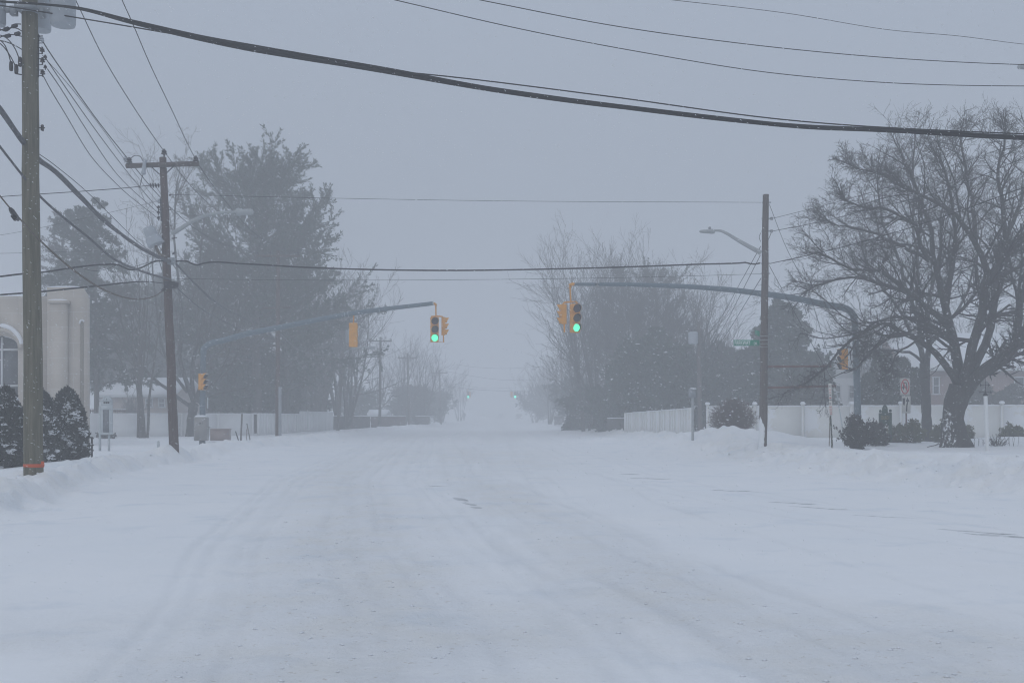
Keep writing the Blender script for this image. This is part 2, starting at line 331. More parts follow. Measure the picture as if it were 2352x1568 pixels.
# ---------------------------------------------------------------- ground
def build_ground():
    Y = np.concatenate([np.linspace(-14, 3, 30)[:-1], 3 * np.exp(np.linspace(0, math.log(900 / 3.), 620))])
    u = np.concatenate([np.linspace(-.95, -.5, 110)[:-1], np.linspace(-.5, .5, 800)[:-1], np.linspace(.5, .95, 110)])
    YY, U = np.meshgrid(Y, u, indexing='ij'); XX = U * (np.abs(YY) + 9)
    Z = gz(XX.ravel(), YY.ravel()).reshape(XX.shape)
    i = np.arange(Z.size).reshape(Z.shape)
    b = MB(); b.add(np.stack([XX, YY, Z], -1).reshape(-1, 3), np.stack([i[:-1, :-1], i[:-1, 1:], i[1:, 1:], i[1:, :-1]], -1).reshape(-1, 4))
    m = bpy.data.materials.new('road_snow'); m.use_nodes = True; nt = m.node_tree; N = nt.nodes; L = nt.links; bs = N['Principled BSDF']
    bs.inputs['Roughness'].default_value = .7; bs.inputs['Specular IOR Level'].default_value = .2
    tc = N.new('ShaderNodeTexCoord')
    at_ = N.new('ShaderNodeAttribute'); at_.attribute_name = 'churn'
    at2 = N.new('ShaderNodeAttribute'); at2.attribute_name = 'trodden'
    def noise(sc, det=6, vec=None, ro=.6):
        n = N.new('ShaderNodeTexNoise'); n.inputs['Scale'].default_value = sc; n.inputs['Detail'].default_value = det; n.inputs['Roughness'].default_value = ro
        L.new(vec or tc.outputs['Object'], n.inputs['Vector']); return n.outputs['Fac']
    def rng(v, a, b_, c=0., d=1.):
        r = N.new('ShaderNodeMapRange'); r.inputs['From Min'].default_value = a; r.inputs['From Max'].default_value = b_
        r.inputs['To Min'].default_value = c; r.inputs['To Max'].default_value = d; L.new(v, r.inputs['Value']); return r.outputs[0]
    def math_(op, a, b_):
        r = N.new('ShaderNodeMath'); r.operation = op
        for k, x in enumerate((a, b_)):
            if isinstance(x, (int, float)): r.inputs[k].default_value = x
            else: L.new(x, r.inputs[k])
        return r.outputs[0]
    def mix(f, a, b_):
        x = N.new('ShaderNodeMix'); x.data_type = 'RGBA'; L.new(f, x.inputs['Factor'])
        for k, c in (('A', a), ('B', b_)):
            if isinstance(c, tuple): x.inputs[k].default_value = (*c, 1)
            else: L.new(c, x.inputs[k])
        return x.outputs['Result']
    col = mix(rng(noise(.35, 5), .35, .65), (.86, .87, .88), (.9, .9, .9))
    # packed, slightly glassy drift patches
    col = mix(math_('MULTIPLY', rng(noise(.8, 4), .56, .7), .45), col, (.66, .71, .76))
    mpr = N.new('ShaderNodeMapping'); mpr.inputs['Scale'].default_value = (1.5, .35, 1); L.new(tc.outputs['Object'], mpr.inputs['Vector'])
    col = mix(math_('MULTIPLY', at2.outputs['Fac'], math_('MULTIPLY', rng(noise(1.5, 4, mpr.outputs[0]), .36, .6, .1, 1), .6)), col, (.74, .75, .76))
    dirt = math_('MULTIPLY', at_.outputs['Fac'], rng(noise(1.2, 8), .42, .62))
    col = mix(math_('MULTIPLY', dirt, .36), col, (.84, .81, .74))
    grit = math_('MULTIPLY', math_('MULTIPLY', at_.outputs['Fac'], rng(noise(16, 4), .62, .68)), .42)
    col = mix(grit, col, (.52, .46, .38))
    crumbs = math_('MULTIPLY', rng(noise(11, 3), .76, .78), .45)
    col = mix(crumbs, col, (.35, .33, .3))
    # wind-scoured windows of bare asphalt
    sp = N.new('ShaderNodeSeparateXYZ'); L.new(tc.outputs['Object'], sp.inputs[0])
    total = None
    for (vx, vy, L_, W_, ang) in ((1058, 1145, .5, .16, -75), (1078, 1155, .42, .13, -70), (1093, 1163, .22, .1, -60), (1010, 1116, .45, .1, -40), (1447, 1088, .4, .22, -30), (1495, 1099, .75, .22, -38), (1690, 1127, .7, .14, -30),
                               (1820, 1154, .6, .12, -33), (1880, 1165, .7, .12, -38), (2290, 1230, .55, .16, -42), (2245, 1222, .7, .1, -42), (2030, 1186, .7, .05, -40), (1058, 1147, .3, .1, -75)):
        D = EYE * F / (vy - HY); cx = (vx - CX) / F * D; ca, sa = math.cos(R(ang)), math.sin(R(ang))
        dx = math_('SUBTRACT', sp.outputs['X'], cx); dy = math_('SUBTRACT', sp.outputs['Y'], D)
        a = math_('ADD', math_('MULTIPLY', dx, ca / L_), math_('MULTIPLY', dy, sa / L_)); c_ = math_('ADD', math_('MULTIPLY', dx, -sa / W_), math_('MULTIPLY', dy, ca / W_))
        d2 = math_('ADD', math_('MULTIPLY', a, a), math_('MULTIPLY', c_, c_))
        e = math_('MAXIMUM', math_('SUBTRACT', 1.0, d2), 0.0)
        total = e if total is None else math_('MAXIMUM', total, e)
    mpb = N.new('ShaderNodeMapping'); mpb.inputs['Rotation'].default_value = (0, 0, R(40)); mpb.inputs['Scale'].default_value = (3.0, 14, 1); L.new(tc.outputs['Object'], mpb.inputs['Vector'])
    bare = rng(math_('MULTIPLY', math_('MINIMUM', math_('MULTIPLY', total, 2.2), 1.), noise(1.0, 6, mpb.outputs[0], .7)), .40, .62, 0, .8)
    col = mix(bare, col, (.12, .12, .13))
    L.new(col, bs.inputs['Base Color'])
    h = math_('ADD', math_('MULTIPLY', noise(6, 8), .5), math_('MULTIPLY', math_('MULTIPLY', noise(14, 8, None, .7), at_.outputs['Fac']), 2.2))
    h = math_('ADD', h, math_('MULTIPLY', noise(1.1, 5), 1.2))
    bp = N.new('ShaderNodeBump'); bp.inputs['Strength'].default_value = .6; bp.inputs['Distance'].default_value = .03
    L.new(h, bp.inputs['Height']); L.new(bp.outputs[0], bs.inputs['Normal'])
    o = b.build('snowy_ground', m, origin=(0, 0, 0)); tag(o, kind='structure')
    V = np.stack([XX, YY], -1).reshape(-1, 2)
    xl = np.interp(V[:, 1], *XLt); xr = np.interp(V[:, 1], *XRt)
    bank = np.exp(-((xl - V[:, 0] - .5) / .7) ** 2) * .9 + np.exp(-((V[:, 0] - xr - 1.2) / 1.2) ** 2) * .9
    on = sstep(.3, -.3, xl - V[:, 0]) * sstep(.3, -.3, V[:, 0] - xr)
    ch = np.clip(churn(V[:, 0], V[:, 1]) * on + bank * sstep(120, 30, V[:, 1]) + .08, 0, 1)
    for nm, val in (('churn', ch), ('trodden', np.clip(tracks(V[:, 0], V[:, 1]) * on, 0, 1))):
        a = o.data.attributes.new(nm, 'FLOAT', 'POINT'); a.data.foreach_set('value', val.astype(np.float32))
build_ground()

def icos(rng, n, cx, cy, cz, r, flat=.7):
    "n irregular little lumps as 6-vertex octahedra with jitter"
    base = np.array([[1, 0, 0], [-1, 0, 0], [0, 1, 0], [0, -1, 0], [0, 0, 1], [0, 0, -1.]])
    V = base[None] * (0.7 + .6 * rng.random((n, 6, 1))) + rng.normal(0, .15, (n, 6, 3)); V *= r[:, None, None]; V[:, :, 2] *= flat
    V += np.stack([cx, cy, cz], -1)[:, None, :]
    f = np.array([[0, 2, 4], [2, 1, 4], [1, 3, 4], [3, 0, 4], [2, 0, 5], [1, 2, 5], [3, 1, 5], [0, 3, 5]])
    return V.reshape(-1, 3), (f[None] + np.arange(n)[:, None, None] * 6).reshape(-1, 3)
def build_clods():
    g = np.random.default_rng(3); n = 40000
    y = 5.5 + 50 * g.random(n) ** 1.5; x = (g.random(n) - .5) * (y * 1.15)
    keep = g.random(n) < churn(x, y) ** 1.8 * .26 + .001
    xl = np.interp(y, *XLt); xr = np.interp(y, *XRt)
    keep |= (g.random(n) < .18) & (np.abs(x - xr - 1) < 1.1); keep |= (g.random(n) < .14) & (np.abs(xl - x - .4) < .5)
    bk = ((np.abs(x - xr - 1) < 1.3) | (np.abs(xl - x - .4) < .7))[keep]; x, y = x[keep], y[keep]; r = (.005 + .02 * g.random(len(x)) ** 4) * np.where(bk, 2.6, 1)
    b = MB(); v, f = icos(g, len(x), x, y, gz(x, y) + r * .1, r, .5); b.add(v, f)
    tag(b.build('snow_clods', 'snow', smooth=False), 'crumbled lumps of snow thrown up along the wheel tracks and banks', 'snow clods', kind='stuff')
build_clods()

# ---------------------------------------------------------------- poles
def crossarm(par, c, half, sec, drop=0.0, matn='pole_brown', D=None, name='crossarm'):
    b = MB(); b.tube([c + np.array([-half, 0, -drop / 2]), c + np.array([half, 0, drop / 2])], sec, 4); b.build(name, matn, par, smooth=False)
def insulator(par, p, s=.09, matn='dark', axis=(0, 0, 1), name='insulator'):
    b = MB(); b.lathe([(.25 * s, -1.0 * s), (.3 * s, 0), (1.0 * s, .1 * s), (.9 * s, .5 * s), (.5 * s, .6 * s), (.85 * s, .9 * s), (.8 * s, 1.2 * s), (.35 * s, 1.5 * s), (.4 * s, 1.8 * s)], p, axis, 10)
    return b.build(name, matn, par)
def pole(name, basep, topp, r0, r1, matn, label, group=None):
    z0 = gz1(basep[0], basep[1]) - .4
    t = thing(name, (basep[0], basep[1], z0), label, 'utility pole', group)
    b = MB(); n = 14; p = np.linspace([basep[0], basep[1], z0], topp, n)
    g = np.random.default_rng(int(abs(basep[0]) * 100)); p[1:-1, :2] += g.normal(0, .006, (n - 2, 2))
    b.tube(p, np.linspace(r0, r1, n), 20); b.build('pole', matn, t); return t

GP = 'wooden utility poles along the road'
# -- pole A, near left
DA = 21.5
A0 = at(78, 1110, DA); A1 = at(66, -230, DA)
pA = pole('utility_pole', A0, A1, .187, .14, 'pole_green', 'thick greenish wooden utility pole with an orange tape band in the left foreground', GP)
def Ax(y): return np.interp(y, [-230, 1110], [66, 78])
b = MB(); c = at(Ax(1068), 1068, DA); b.lathe([(.184, -.035), (.193, -.03), (.196, .0), (.193, .03), (.184, .035)], c, (0.03, 0, 1), 24)
v = at(98, 1063, DA - .12); b.box(v, (.05, .03, .07)); b.build('tape_band', 'orange_tape', pA)
def transformer(par, c, r, h, name='transformer'):
    b = MB(); b.lathe([(r * .55, -h / 2 - .02), (r * .93, -h / 2), (r, -h / 2 + .05), (r, h / 2 - .05), (r * 1.04, h / 2 - .05), (r * 1.04, h / 2), (r * .8, h / 2 + .06), (.02, h / 2 + .08)], c, k=28)
    o = b.build(name, 'grey_can', par)
    insulator(o, c + np.array([-.1, 0, h / 2 + .12]), .06, 'dark', name='bushing'); insulator(o, c + np.array([.12, .05, h / 2 + .12]), .06, 'dark', name='bushing')
    b = MB(); b.tube([c + np.array([r * .9, -.05, .1]), c + np.array([r + .05, -.05, .02]), c + np.array([r + .06, -.05, .3]), c + np.array([r - .02, 0, h / 2 + .1])], .008, 6); b.build('lead', 'wire', o)
    return o
transformer(pA, at(144.5, -2, DA - .1), px(28, DA), 1.05)
transformer(pA, at(93, 12, DA + .75), px(12, DA) * 2.0, 1.05)
transformer(pA, at(-10, -4, DA - .1), px(22, DA), 1.05)
b = MB()
b.box(at(70, 26, DA - .02), (px(46, DA), .55, px(10, DA))); b.box(at(32, 26, DA - .1), (px(14, DA), .12, px(20, DA))); b.box(at(97, 30, DA - .1), (px(10, DA), .12, px(22, DA)))
b.box(at(108, 24, DA - .1), (px(24, DA), .08, px(9, DA))); b.box(at(20, 24, DA - .1), (px(22, DA), .08, px(9, DA)))
b.build('mounting_bracket', 'sheath', pA, smooth=False)
for (x, y, s) in ((96, 92, .05), (97, 116, .05), (104, 131, .036), (97.5, 140, .05), (104, 154, .036), (98, 168, .05)):
    insulator(pA, at(x, y + 3, DA - .1), s, 'grey_can' if y < 95 else 'dark')
b = MB(); b.tube([at(89, 82, DA - .12), at(88.5, 178, DA - .12)], .012, 6)
for y in (84, 100, 110, 124, 136, 150, 162, 175): b.tube([at(86, y, DA - .1), at(98, y - 1, DA - .1)], .009, 5)
b.build('insulator_rack', 'wire', pA)
b = MB()
for (x, y) in ((25.5, 153), (37.5, 160), (46, 143)): b.lathe([(.02, -.09), (.035, -.08), (.04, 0), (.035, .08), (.02, .1)], at(x, y, DA - .2), k=10)
b.tube([at(34, 166, DA - .2), at(38, 170, DA - .2), at(50, 172, DA - .1)], .012, 6); b.build('splice_connectors', 'dark', pA)
b = MB()
for p in (((-12, 85), (8, 100), (18, 120), (25.5, 147)), ((-12, 90), (10, 110), (24, 130), (36, 153)), ((-12, 78), (12, 86), (32, 108), (46, 140)), ((-10, 92), (15, 97), (40, 108), (50, 114)), ((-10, 74), (15, 66), (40, 66), (50, 72)),
          ((-10, 92), (10, 82), (28, 80), (50, 84)), ((-12, 60), (15, 72), (35, 56), (48, 56))):
    P = np.array([at(x, y, DA - .25) for x, y in p]); b.tube(spline(P, 14), .011, 6)
for (x, y) in ((15, 67), (33.5, 60), (18, 83), (40, 78)): b.lathe([(.02, -.06), (.04, -.04), (.04, .04), (.02, .06)], at(x, y, DA - .25), (1, 0, .3), 8)
b.build('drop_leads', 'wire', pA)
b = MB(); b.tube([at(89, 294, DA), at(103, 294, DA)], .012, 6); b.box(at(98, 294, DA - .02), (.03, .05, .12)); b.tube([at(95, 288, DA), at(95, 300, DA)], .014, 6); b.build('step_bolt', 'dark', pA)
crossarm(pA, at(66, -190, DA - .2), 1.35, .08, matn='pole_green')
for x in (-10, 76, 190): insulator(pA, at(x - 2, -198 if x > 100 else -200, DA - .2), .09)

# -- pole B
DB = 36.0
B0 = at(401, 1050, DB); B1 = at(374, 362, DB)
pB = pole('utility_pole', B0, B1, .16, .112, 'pole_brown', 'dark brown wooden pole with a tilted crossarm, floodlight and long lamp arm', GP)
def Bx(y): return np.interp(y, [362, 1050], [374, 401])
crossarm(pB, at(373, 378.5, DB - .18), px(83, DB), .085, px(5, DB), 'pole_right')
b = MB(); b.tube([at(346, 382, DB - .22), at(367, 401, DB - .15)], .018, 6); b.build('brace', 'wire', pB); b = MB(); b.tube([at(402, 379, DB - .22), at(382, 398, DB - .15)], .018, 6); b.build('brace', 'wire', pB)
insulator(pB, at(377, 355, DB - .05), .1); insulator(pB, at(450, 371, DB - .18), .1); insulator(pB, at(297, 374, DB - .18), .1); insulator(pB, at(287, 369, DB - .18), .07, 'grey_can')
b = MB(); b.lathe([(.04, -.25), (.08, -.22), (.06, -.1), (.07, 0), (.05, .12), (.08, .22), (.04, .27)], at(331, 384, DB - .3), (.12, 0, 1), 10); o = b.build('fuse_cutout', 'grey_can', pB)
b = MB(); b.tube(spline([at(298, 366, DB - .2), at(312, 357, DB - .3), at(322, 360, DB - .3), at(329, 372, DB - .3)], 12), .013, 6); b.build('jumper_lead', 'wire', o); b = MB()
b.tube(spline([at(331, 395, DB - .3), at(326, 408, DB - .3), at(323, 422, DB - .3), at(319, 433, DB - .3)], 10), .013, 6); b.build('jumper_lead', 'wire', o)
for i, y in enumerate((461, 476, 487, 500)):
    insulator(pB, at(364, y + 3, DB - .1), .055, 'grey_can' if i == 0 else 'dark')
b = MB(); b.tube([at(368, 455, DB - .1), at(370, 508, DB - .1)], .014, 6)
for y in (458, 466, 474, 482, 490, 498, 506): b.tube([at(363, y, DB - .1), at(373, y, DB - .1)], .01, 5)
b.build('insulator_rack', 'wire', pB)
for (xa, ya, xb, yb, rb_) in ((389, 449, 393, 447, .03), (387, 482, 393, 482, .015), (390, 518, 394, 518, .015), (395, 548, 406, 546, .02), (396, 584, 402, 580, .03)):
    b = MB(); b.tube([at(xa, ya, DB), at(xb, yb, DB)], rb_, 6); b.build('bolt', 'dark', pB)
b = MB(); b.box(at(394, 600, DB - .12), (.2, .22, .22)); b.tube([at(386, 598, DB - .2), at(402, 604, DB - .2)], .05, 8); b.build('cable_clamp', 'sheath', pB, smooth=False)
b = MB(); b.box(at(392, 655, DB - .1), (.35, .34, .22)); b.tube([at(396, 652, DB - .1), at(410, 655, DB - .1)], .09, 8); b.tube([at(372, 668, DB - .12), at(388, 655, DB - .12)], .05, 6); b.build('cable_closure', 'dark', pB, smooth=False)
b = MB(); ps = spline([at(395, 537, DB - .05), at(420, 522, DB - .05), at(445, 506, DB - .05), at(470, 496, DB - .05), at(500, 489, DB - .05), at(541, 487, DB - .05)], 20); b.tube(ps, np.linspace(.075, .04, 20), 10); lampa = b.build('lamp_arm', 'steel_pale', pB)
b = MB(); b.lathe([(.03, 0), (.12, .03), (.13, .12), (.1, .22), (.1, .5), (.085, .56), (.02, .6)], at(541, 487.5, DB - .05), (1, 0, .02), 14); b.build('lamp_head', 'steel_pale', pB)
b = MB(); b.tube(spline([at(566, 491, DB), at(567, 498, DB), at(564, 505, DB), at(562, 512, DB)], 8), np.linspace(.03, .008, 8), 6); b.build('icicle', 'snow', pB)
# floodlight, tilted can with bent bracket
ax = np.array([.42, 0, -.9]); ax /= np.linalg.norm(ax)
b = MB(); b.lathe([(.05, -.05), (.17, -.02), (.2, .05), (.21, .3), (.25, .34), (.27, .55), (.26, .6), (.05, .61)], at(341, 524, DB - .25), ax, 18); fl = b.build('floodlight', 'grey_can', pB)
b = MB(); b.tube(spline([at(356, 560, DB - .2), at(362, 575, DB - .2), at(368, 585, DB - .2), at(382, 588, DB - .1)], 12), .05, 8); b.build('floodlight_bracket', 'cable_rust', fl)

# -- poles further along
def far_pole(x, yb, yt, D, xt, label, arm=None, r=.15, matn='pole_far', armdrop=0, racks=True, yarm=None):
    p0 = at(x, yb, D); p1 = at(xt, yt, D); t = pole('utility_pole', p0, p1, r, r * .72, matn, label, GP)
    if arm:
        ya = yarm or yt + 8; crossarm(t, at((xt if abs(xt - x) < 30 else xt) - .3, ya, D - .15), arm, .065, armdrop, matn)
        for s in (-.92, -.35, .92): insulator(t, at(xt, ya, D - .15) + np.array([s * arm, 0, .1]), .08)
    return t
pC = far_pole(638, 1012, 575, 60, 639, 'dark pole with a grey conduit on its foot, before the white fence corner', 1.2, .14, 'pole_brown', yarm=588)
b = MB(); b.tube([at(643, 1014, 59.8), at(643, 888, 59.8)], .085, 10); b.build('conduit', 'sheath', pC)
crossarm(pC, at(636, 707, 59.9), .75, .04, .05)
pD = far_pole(775, 992, 735, 88, 792, 'leaning pole with a drum transformer and street lamp, behind the yellow signal back', 1.35, .15, yarm=738)
transformer(pD, at(803, 771, 87.8), .33, 1.1)
b = MB(); b.tube(spline([at(789, 812, 88), at(805, 803, 88), at(825, 798, 88), at(848, 798, 88)], 12), .06, 8); b.build('lamp_arm', 'steel_pale', pD)
b = MB(); b.lathe([(.05, 0), (.14, .1), (.12, .5), (.03, .6)], at(846, 798, 88), (1, 0, 0), 10); b.build('lamp_head', 'steel_pale', pD)
pE = far_pole(872, 986.5, 774, 105, 874, 'hazy pole with a level crossarm, right of the lamp on the leaning pole', 1.1, .15, yarm=783)
b = MB()
for y in (802, 808, 815, 821): b.tube([at(867, y, 104.9), at(870, y, 104.9)], .06, 6)
b.build('insulator_rack', 'wire', pE)
pF = far_pole(940, 981.5, 811, 125, 936, 'faint hazy pole before the far bare trees, with a thin crossarm', 1.1, .15, yarm=822)
pG = far_pole(1013, 974.5, 850, 155, 1009, 'faintest pole standing beside the far snow mound', 1.2, .15, yarm=856)
pH = far_pole(1294, 975, 803, 140, 1288, 'hazy pole at the end of the picket fence with a thin curved lamp arm', None, .17)
b = MB(); b.tube(spline([at(1289, 827, 140), at(1270, 832, 140), at(1252, 828, 140), at(1238, 821, 140)], 12), .05, 6); b.build('lamp_arm', 'pole_far', pH)
pT = far_pole(1609, 1010, 738, 72, 1604, 'grey pole carrying a white drum transformer among the bare trees', None, .17)
transformer(pT, at(1592, 777, 71.7), .31, .72)

# -- right pole
DR_ = 38.0
R0 = at(1752, 1018, DR_); R1 = at(1759, 447, DR_)
pR = pole('utility_pole', R0, R1, .15, .105, 'pole_right', 'brown wooden pole plastered with snow at its foot, carrying the green street name signs', GP)
def Rx(y): return np.interp(y, [447, 1018], [1759, 1752])
arm = spline([at(1748, 581, DR_), at(1720, 566, DR_), at(1690, 549, DR_), at(1665, 534, DR_), at(1655, 530, DR_), at(1641, 529.5, DR_)], 20)
b = MB(); b.tube(arm, np.linspace(.085, .04, 20), 10); b.build('lamp_arm', 'steel_pale', pR)
b = MB(); p = at(1642, 531.5, DR_)
b.lathe([(.02, 0), (.075, .02), (.085, .12), (.075, .22), (.06, .4), (.05, .5), (.02, .545)], p, (-1, 0, 0), 14)
b.v[-1][:, 1] = p[1] + (b.v[-1][:, 1] - p[1]) * 1.7
hd = b.build('lamp_head', 'steel_pale', pR)
b = MB(); b.lathe([(.045, 0), (.045, .08), (.03, .09)], at(1630, 527, DR_), k=10); b.build('photocell', 'sheath', hd)
b = MB(); b.tube([at(1629, 535, DR_), at(1629, 541, DR_)], [.012, .003], 5); b.build('icicle', 'snow', hd)
for y in (465, 502, 531, 605, 628):
    b = MB(); b.tube([at(Rx(y) - 9, y, DR_), at(Rx(y) + 12, y, DR_)], .022, 6)
    if y in (502, 531): b.lathe([(.03, -.05), (.06, -.04), (.03, 0), (.06, .04), (.03, .05)], at(Rx(y) + 14, y, DR_), k=10)
    b.build('clevis', 'sheath', pR)
b = MB(); b.tube(spline([at(1747, 535, DR_ - .1), at(1744, 545, DR_ - .15), at(1747, 555, DR_ - .1)], 8), .01, 5); b.tube([at(1772, 533, DR_), at(1765, 550, DR_)], .01, 5); b.build('jumper_lead', 'wire', pR)
for (x1, y0, y1, x0) in ((1909, 842, 841, 1764), (1920, 890.5, 886, 1763)):
    b = MB(); b.tube([at(x0, y0, DR_ - .05), at(x1, y1, DR_ - .05)], .042, 10); b.build('guy_strut', 'wood_rail', pR)
b = MB()
for y in (772, 781, 789.5, 797): b = MB(); b.lathe([(.13, -.006), (.138, 0), (.13, .006)], at(Rx(y), y, DR_), k=20); b.build('sign_strap', 'frame_pale', pR)
# street name signs
s1 = thing('street_name_sign', at(1744, 793, DR_), 'green street name blade reading PARKWAY DR. on the snow-plastered pole', 'street sign')
b = MB(); a0 = at(1685, 794, DR_ - .06); a1 = at(1744.5, 780.5, DR_ - .06)
b.box((a0 + a1) / 2, (abs(a1[0] - a0[0]), .012, abs(a1[2] - a0[2]))); b.build('sign_blade', 'green_sign', s1, smooth=False)
text_part('PARKWAY', px(10, DR_), px(36, DR_), at(1687.5, 792, DR_ - .066), (1, 0, 0), 'lettering', 'white_paint', s1)
text_part('DR.', px(6.5, DR_), px(8, DR_), at(1731.5, 792, DR_ - .066), (1, 0, 0), 'lettering', 'white_paint', s1)
b = MB()
for y in (781, 793.5): b = MB(); b.box(at(1747, y, DR_ - .05), (.16, .03, .012)); b.build('sign_bracket', 'frame_pale', s1, smooth=False)
s2 = thing('street_name_sign', at(1744, 771, DR_), 'second green street name blade seen almost edge-on, above the PARKWAY sign', 'street sign')
b = MB(); b.prism([at(1733.5, 757, DR_ + 1.2), at(1733.5, 768, DR_ + 1.2), at(1744, 772.5, DR_ + .1), at(1744, 760.5, DR_ + .1)], (.012, 0, 0)); b.build('sign_blade', 'green_sign', s2, smooth=False)
b = MB(); b.box(at(1727, 759, DR_ + 1.2), (.2, .02, .05)); b.build('sign_bracket', 'frame_pale', s2, smooth=False)

# ---------------------------------------------------------------- cables
def cable(name, pts, r, matn, label, cat='cable', n=60, strands=0, group='overhead cables and wires'):
    P = spline(np.array([at(x, y, D) for x, y, D in pts]), n)
    rr = np.broadcast_to(np.asarray(r, float), (n,)) if np.ndim(r) == 0 else np.interp(np.linspace(0, 1, n), np.linspace(0, 1, len(r)), r)
    b = MB()
    if strands:
        T = np.gradient(P, axis=0); T /= np.linalg.norm(T, axis=1, keepdims=True); U = np.cross(T, [0, 0, 1.]); U /= np.linalg.norm(U, axis=1, keepdims=True); V = np.cross(T, U)
        for k in range(strands):
            ph = np.linspace(0, 9, n) + k * 2 * math.pi / strands
            off = rr[:, None] * .55 * (np.cos(ph)[:, None] * U + np.sin(ph)[:, None] * V)
            b.tube(P + off, rr * .6, 8)
    else: b.tube(P, rr, 8)
    return tag(b.build(name, matn, origin=P[0]), label, cat, group)
def lin(pts, D0, D1):
    xs = np.array([p[0] for p in pts], float); ys = np.array([p[1] for p in pts], float)
    s = np.concatenate([[0], np.cumsum(np.hypot(np.diff(xs), np.diff(ys)))]); s /= s[-1]
    inv = 1 / D0 + (1 / D1 - 1 / D0) * s
    return [(x, y, 1 / i) for (x, y), i in zip(pts, inv)]
# the big bundle over the road and its neighbours
cable('aerial_cable', lin([(-120, -8), (0, 4), (90, 10), (180, 20), (300, 50), (500, 95), (700, 132), (900, 165), (1100, 200), (1300, 230), (1500, 255), (1700, 277), (1850, 291), (2000, 298), (2352, 316), (2700, 322)], 21, 21), [.02, .022, .05, .068, .062, .05, .046, .044, .042, .042, .045, .046, .046],
      'cable', 'thickest black bundled cable sweeping across the whole sky', n=140, strands=3)
cable('aerial_cable', lin([(-120, -2), (0, 13), (200, 45), (440, 86), (700, 133), (900, 163), (1000, 173), (1400, 222), (1800, 275), (2352, 308), (2700, 320)], 21.2, 21.2), .013, 'cable', 'thin black cable hugging the top of the thickest bundle', n=120)
cable('power_line', lin([(905, 0), (1200, 68), (1500, 125), (1750, 165), (2000, 188), (2352, 198), (2700, 192)], 20, 25), .009, 'wire', 'lowest of the three thin wires at the top right of the sky')
cable('power_line', lin([(1100, 0), (1400, 58), (1700, 100), (2000, 130), (2352, 149), (2700, 152)], 20, 25), .009, 'wire', 'middle of the three thin wires at the top right of the sky')
cable('power_line', lin([(1540, 0), (1800, 30), (2050, 70), (2200, 83), (2352, 102), (2600, 118)], 20, 25), .006, 'cable_grey', 'highest and palest wavy wire at the top right of the sky')
# three primaries A -> B -> C
cable('power_line', lin([(74, -205), (130, -90), (183, 20), (230, 118), (305, 243), (377, 348)], DA, DB) + lin([(377, 348), (450, 440), (520, 500), (639, 574)], DB, 60)[1:], .012, 'wire', 'wire running down to the peak insulator of the brown crossarm pole')
cable('power_line', lin([(188, -205), (240, -95), (280, 0), (301, 46), (341, 140), (390, 243), (450, 367)], DA, DB) + lin([(450, 367), (520, 465), (590, 540), (685, 584)], DB, 60)[1:], .012, 'wire', 'wire running down to the right end of the tilted crossarm')
cable('power_line', lin([(-12, -205), (40, -10), (88, 79), (102, 102), (154, 179), (218, 269), (297, 369)], DA, DB) + lin([(297, 369), (370, 455), (470, 540), (595, 584)], DB, 60)[1:], .015, 'wire', 'thicker wire running down to the left end of the tilted crossarm')
for i, (p, r, lab) in enumerate((([(98, 128), (160, 198), (220, 276), (290, 372), (362, 465)], .006, 'finest of the four low parallel wires between the two near poles'),
                          ([(106, 136), (160, 215), (235, 320), (290, 392), (362, 478)], .009, 'topmost dark wire of the low parallel set between the two near poles'),
                          ([(109, 159), (128, 186), (190, 285), (262, 392), (363, 489)], .009, 'middle dark wire of the low parallel set between the two near poles'),
                          ([(100, 176), (110, 195), (150, 262), (210, 360), (270, 425), (363, 502)], .009, 'lowest wavy wire of the parallel set between the two near poles'))):
    cable('power_line', lin(p, DA, DB), r, 'wire', lab)
cable('aerial_cable', lin([(-120, 110), (0, 251), (51, 323), (90, 368), (115, 385), (180, 447), (230, 498), (295, 550), (333, 575), (384, 598), (394, 601)], 17, DB), [.035, .045, .05, .052, .05, .05, .045, .045, .05, .05], 'cable_grey', 'thick grey bundled cable passing before the greenish pole to the clamp of the next pole', n=110, strands=4)
cable('aerial_cable', lin([(10, 262), (60, 330), (120, 375), (190, 432), (260, 500), (330, 566), (388, 600)], 20, DB), .008, 'wire', 'thin wire running just above the thick grey bundle')
cable('aerial_cable', lin([(-100, 205), (0, 337), (54, 406), (95, 454), (144, 498), (205, 547), (256, 591), (320, 621), (380, 639), (392, 642)], 17, DB), [.022, .022, .028, .03, .034, .036], 'cable_grey', 'grey cable below the thick bundle, ending under the cable clamp', n=90)
nb = cable('aerial_cable', lin([(-90, 330), (0, 450), (23, 478), (44, 501), (90, 550), (128, 586), (174, 624), (223, 657), (269, 678), (320, 687), (359, 678), (378, 664)], 16, DB), [.013, .013, .02, .024, .022, .02, .015], 'cable_rust', 'sagging brownish cable carrying a dark splice box at the left edge', n=90)
b = MB(); q0 = at(24, 480, 16.9); q1 = at(41, 504, 17.3); d = q1 - q0; b.tube([q0 - d * .1, q0, q0 + d * .2, q0 + d * .8, q1, q1 + d * .1], [.012, .03, .042, .042, .03, .012], 8); b.box(q0 + d * .55 + np.array([0, 0, -.04]), (.09, .05, .07), tilt=.9)
o = b.build('splice_box', 'dark', nb)
cable('service_cable', lin([(-200, 655), (0, 635), (51, 629), (90, 626), (180, 613), (230, 608), (269, 608), (303, 620), (320, 616), (359, 600), (392, 600)], 26, DB), .024, 'cable', 'upper black service cable crossing behind the greenish pole', n=80)
cable('service_cable', lin([(180, 612), (215, 622), (245, 618), (270, 609), (300, 614), (330, 606), (362, 597)], 33.5, DB), .008, 'wire', 'slack thin loop hanging below the upper service cable', n=40)
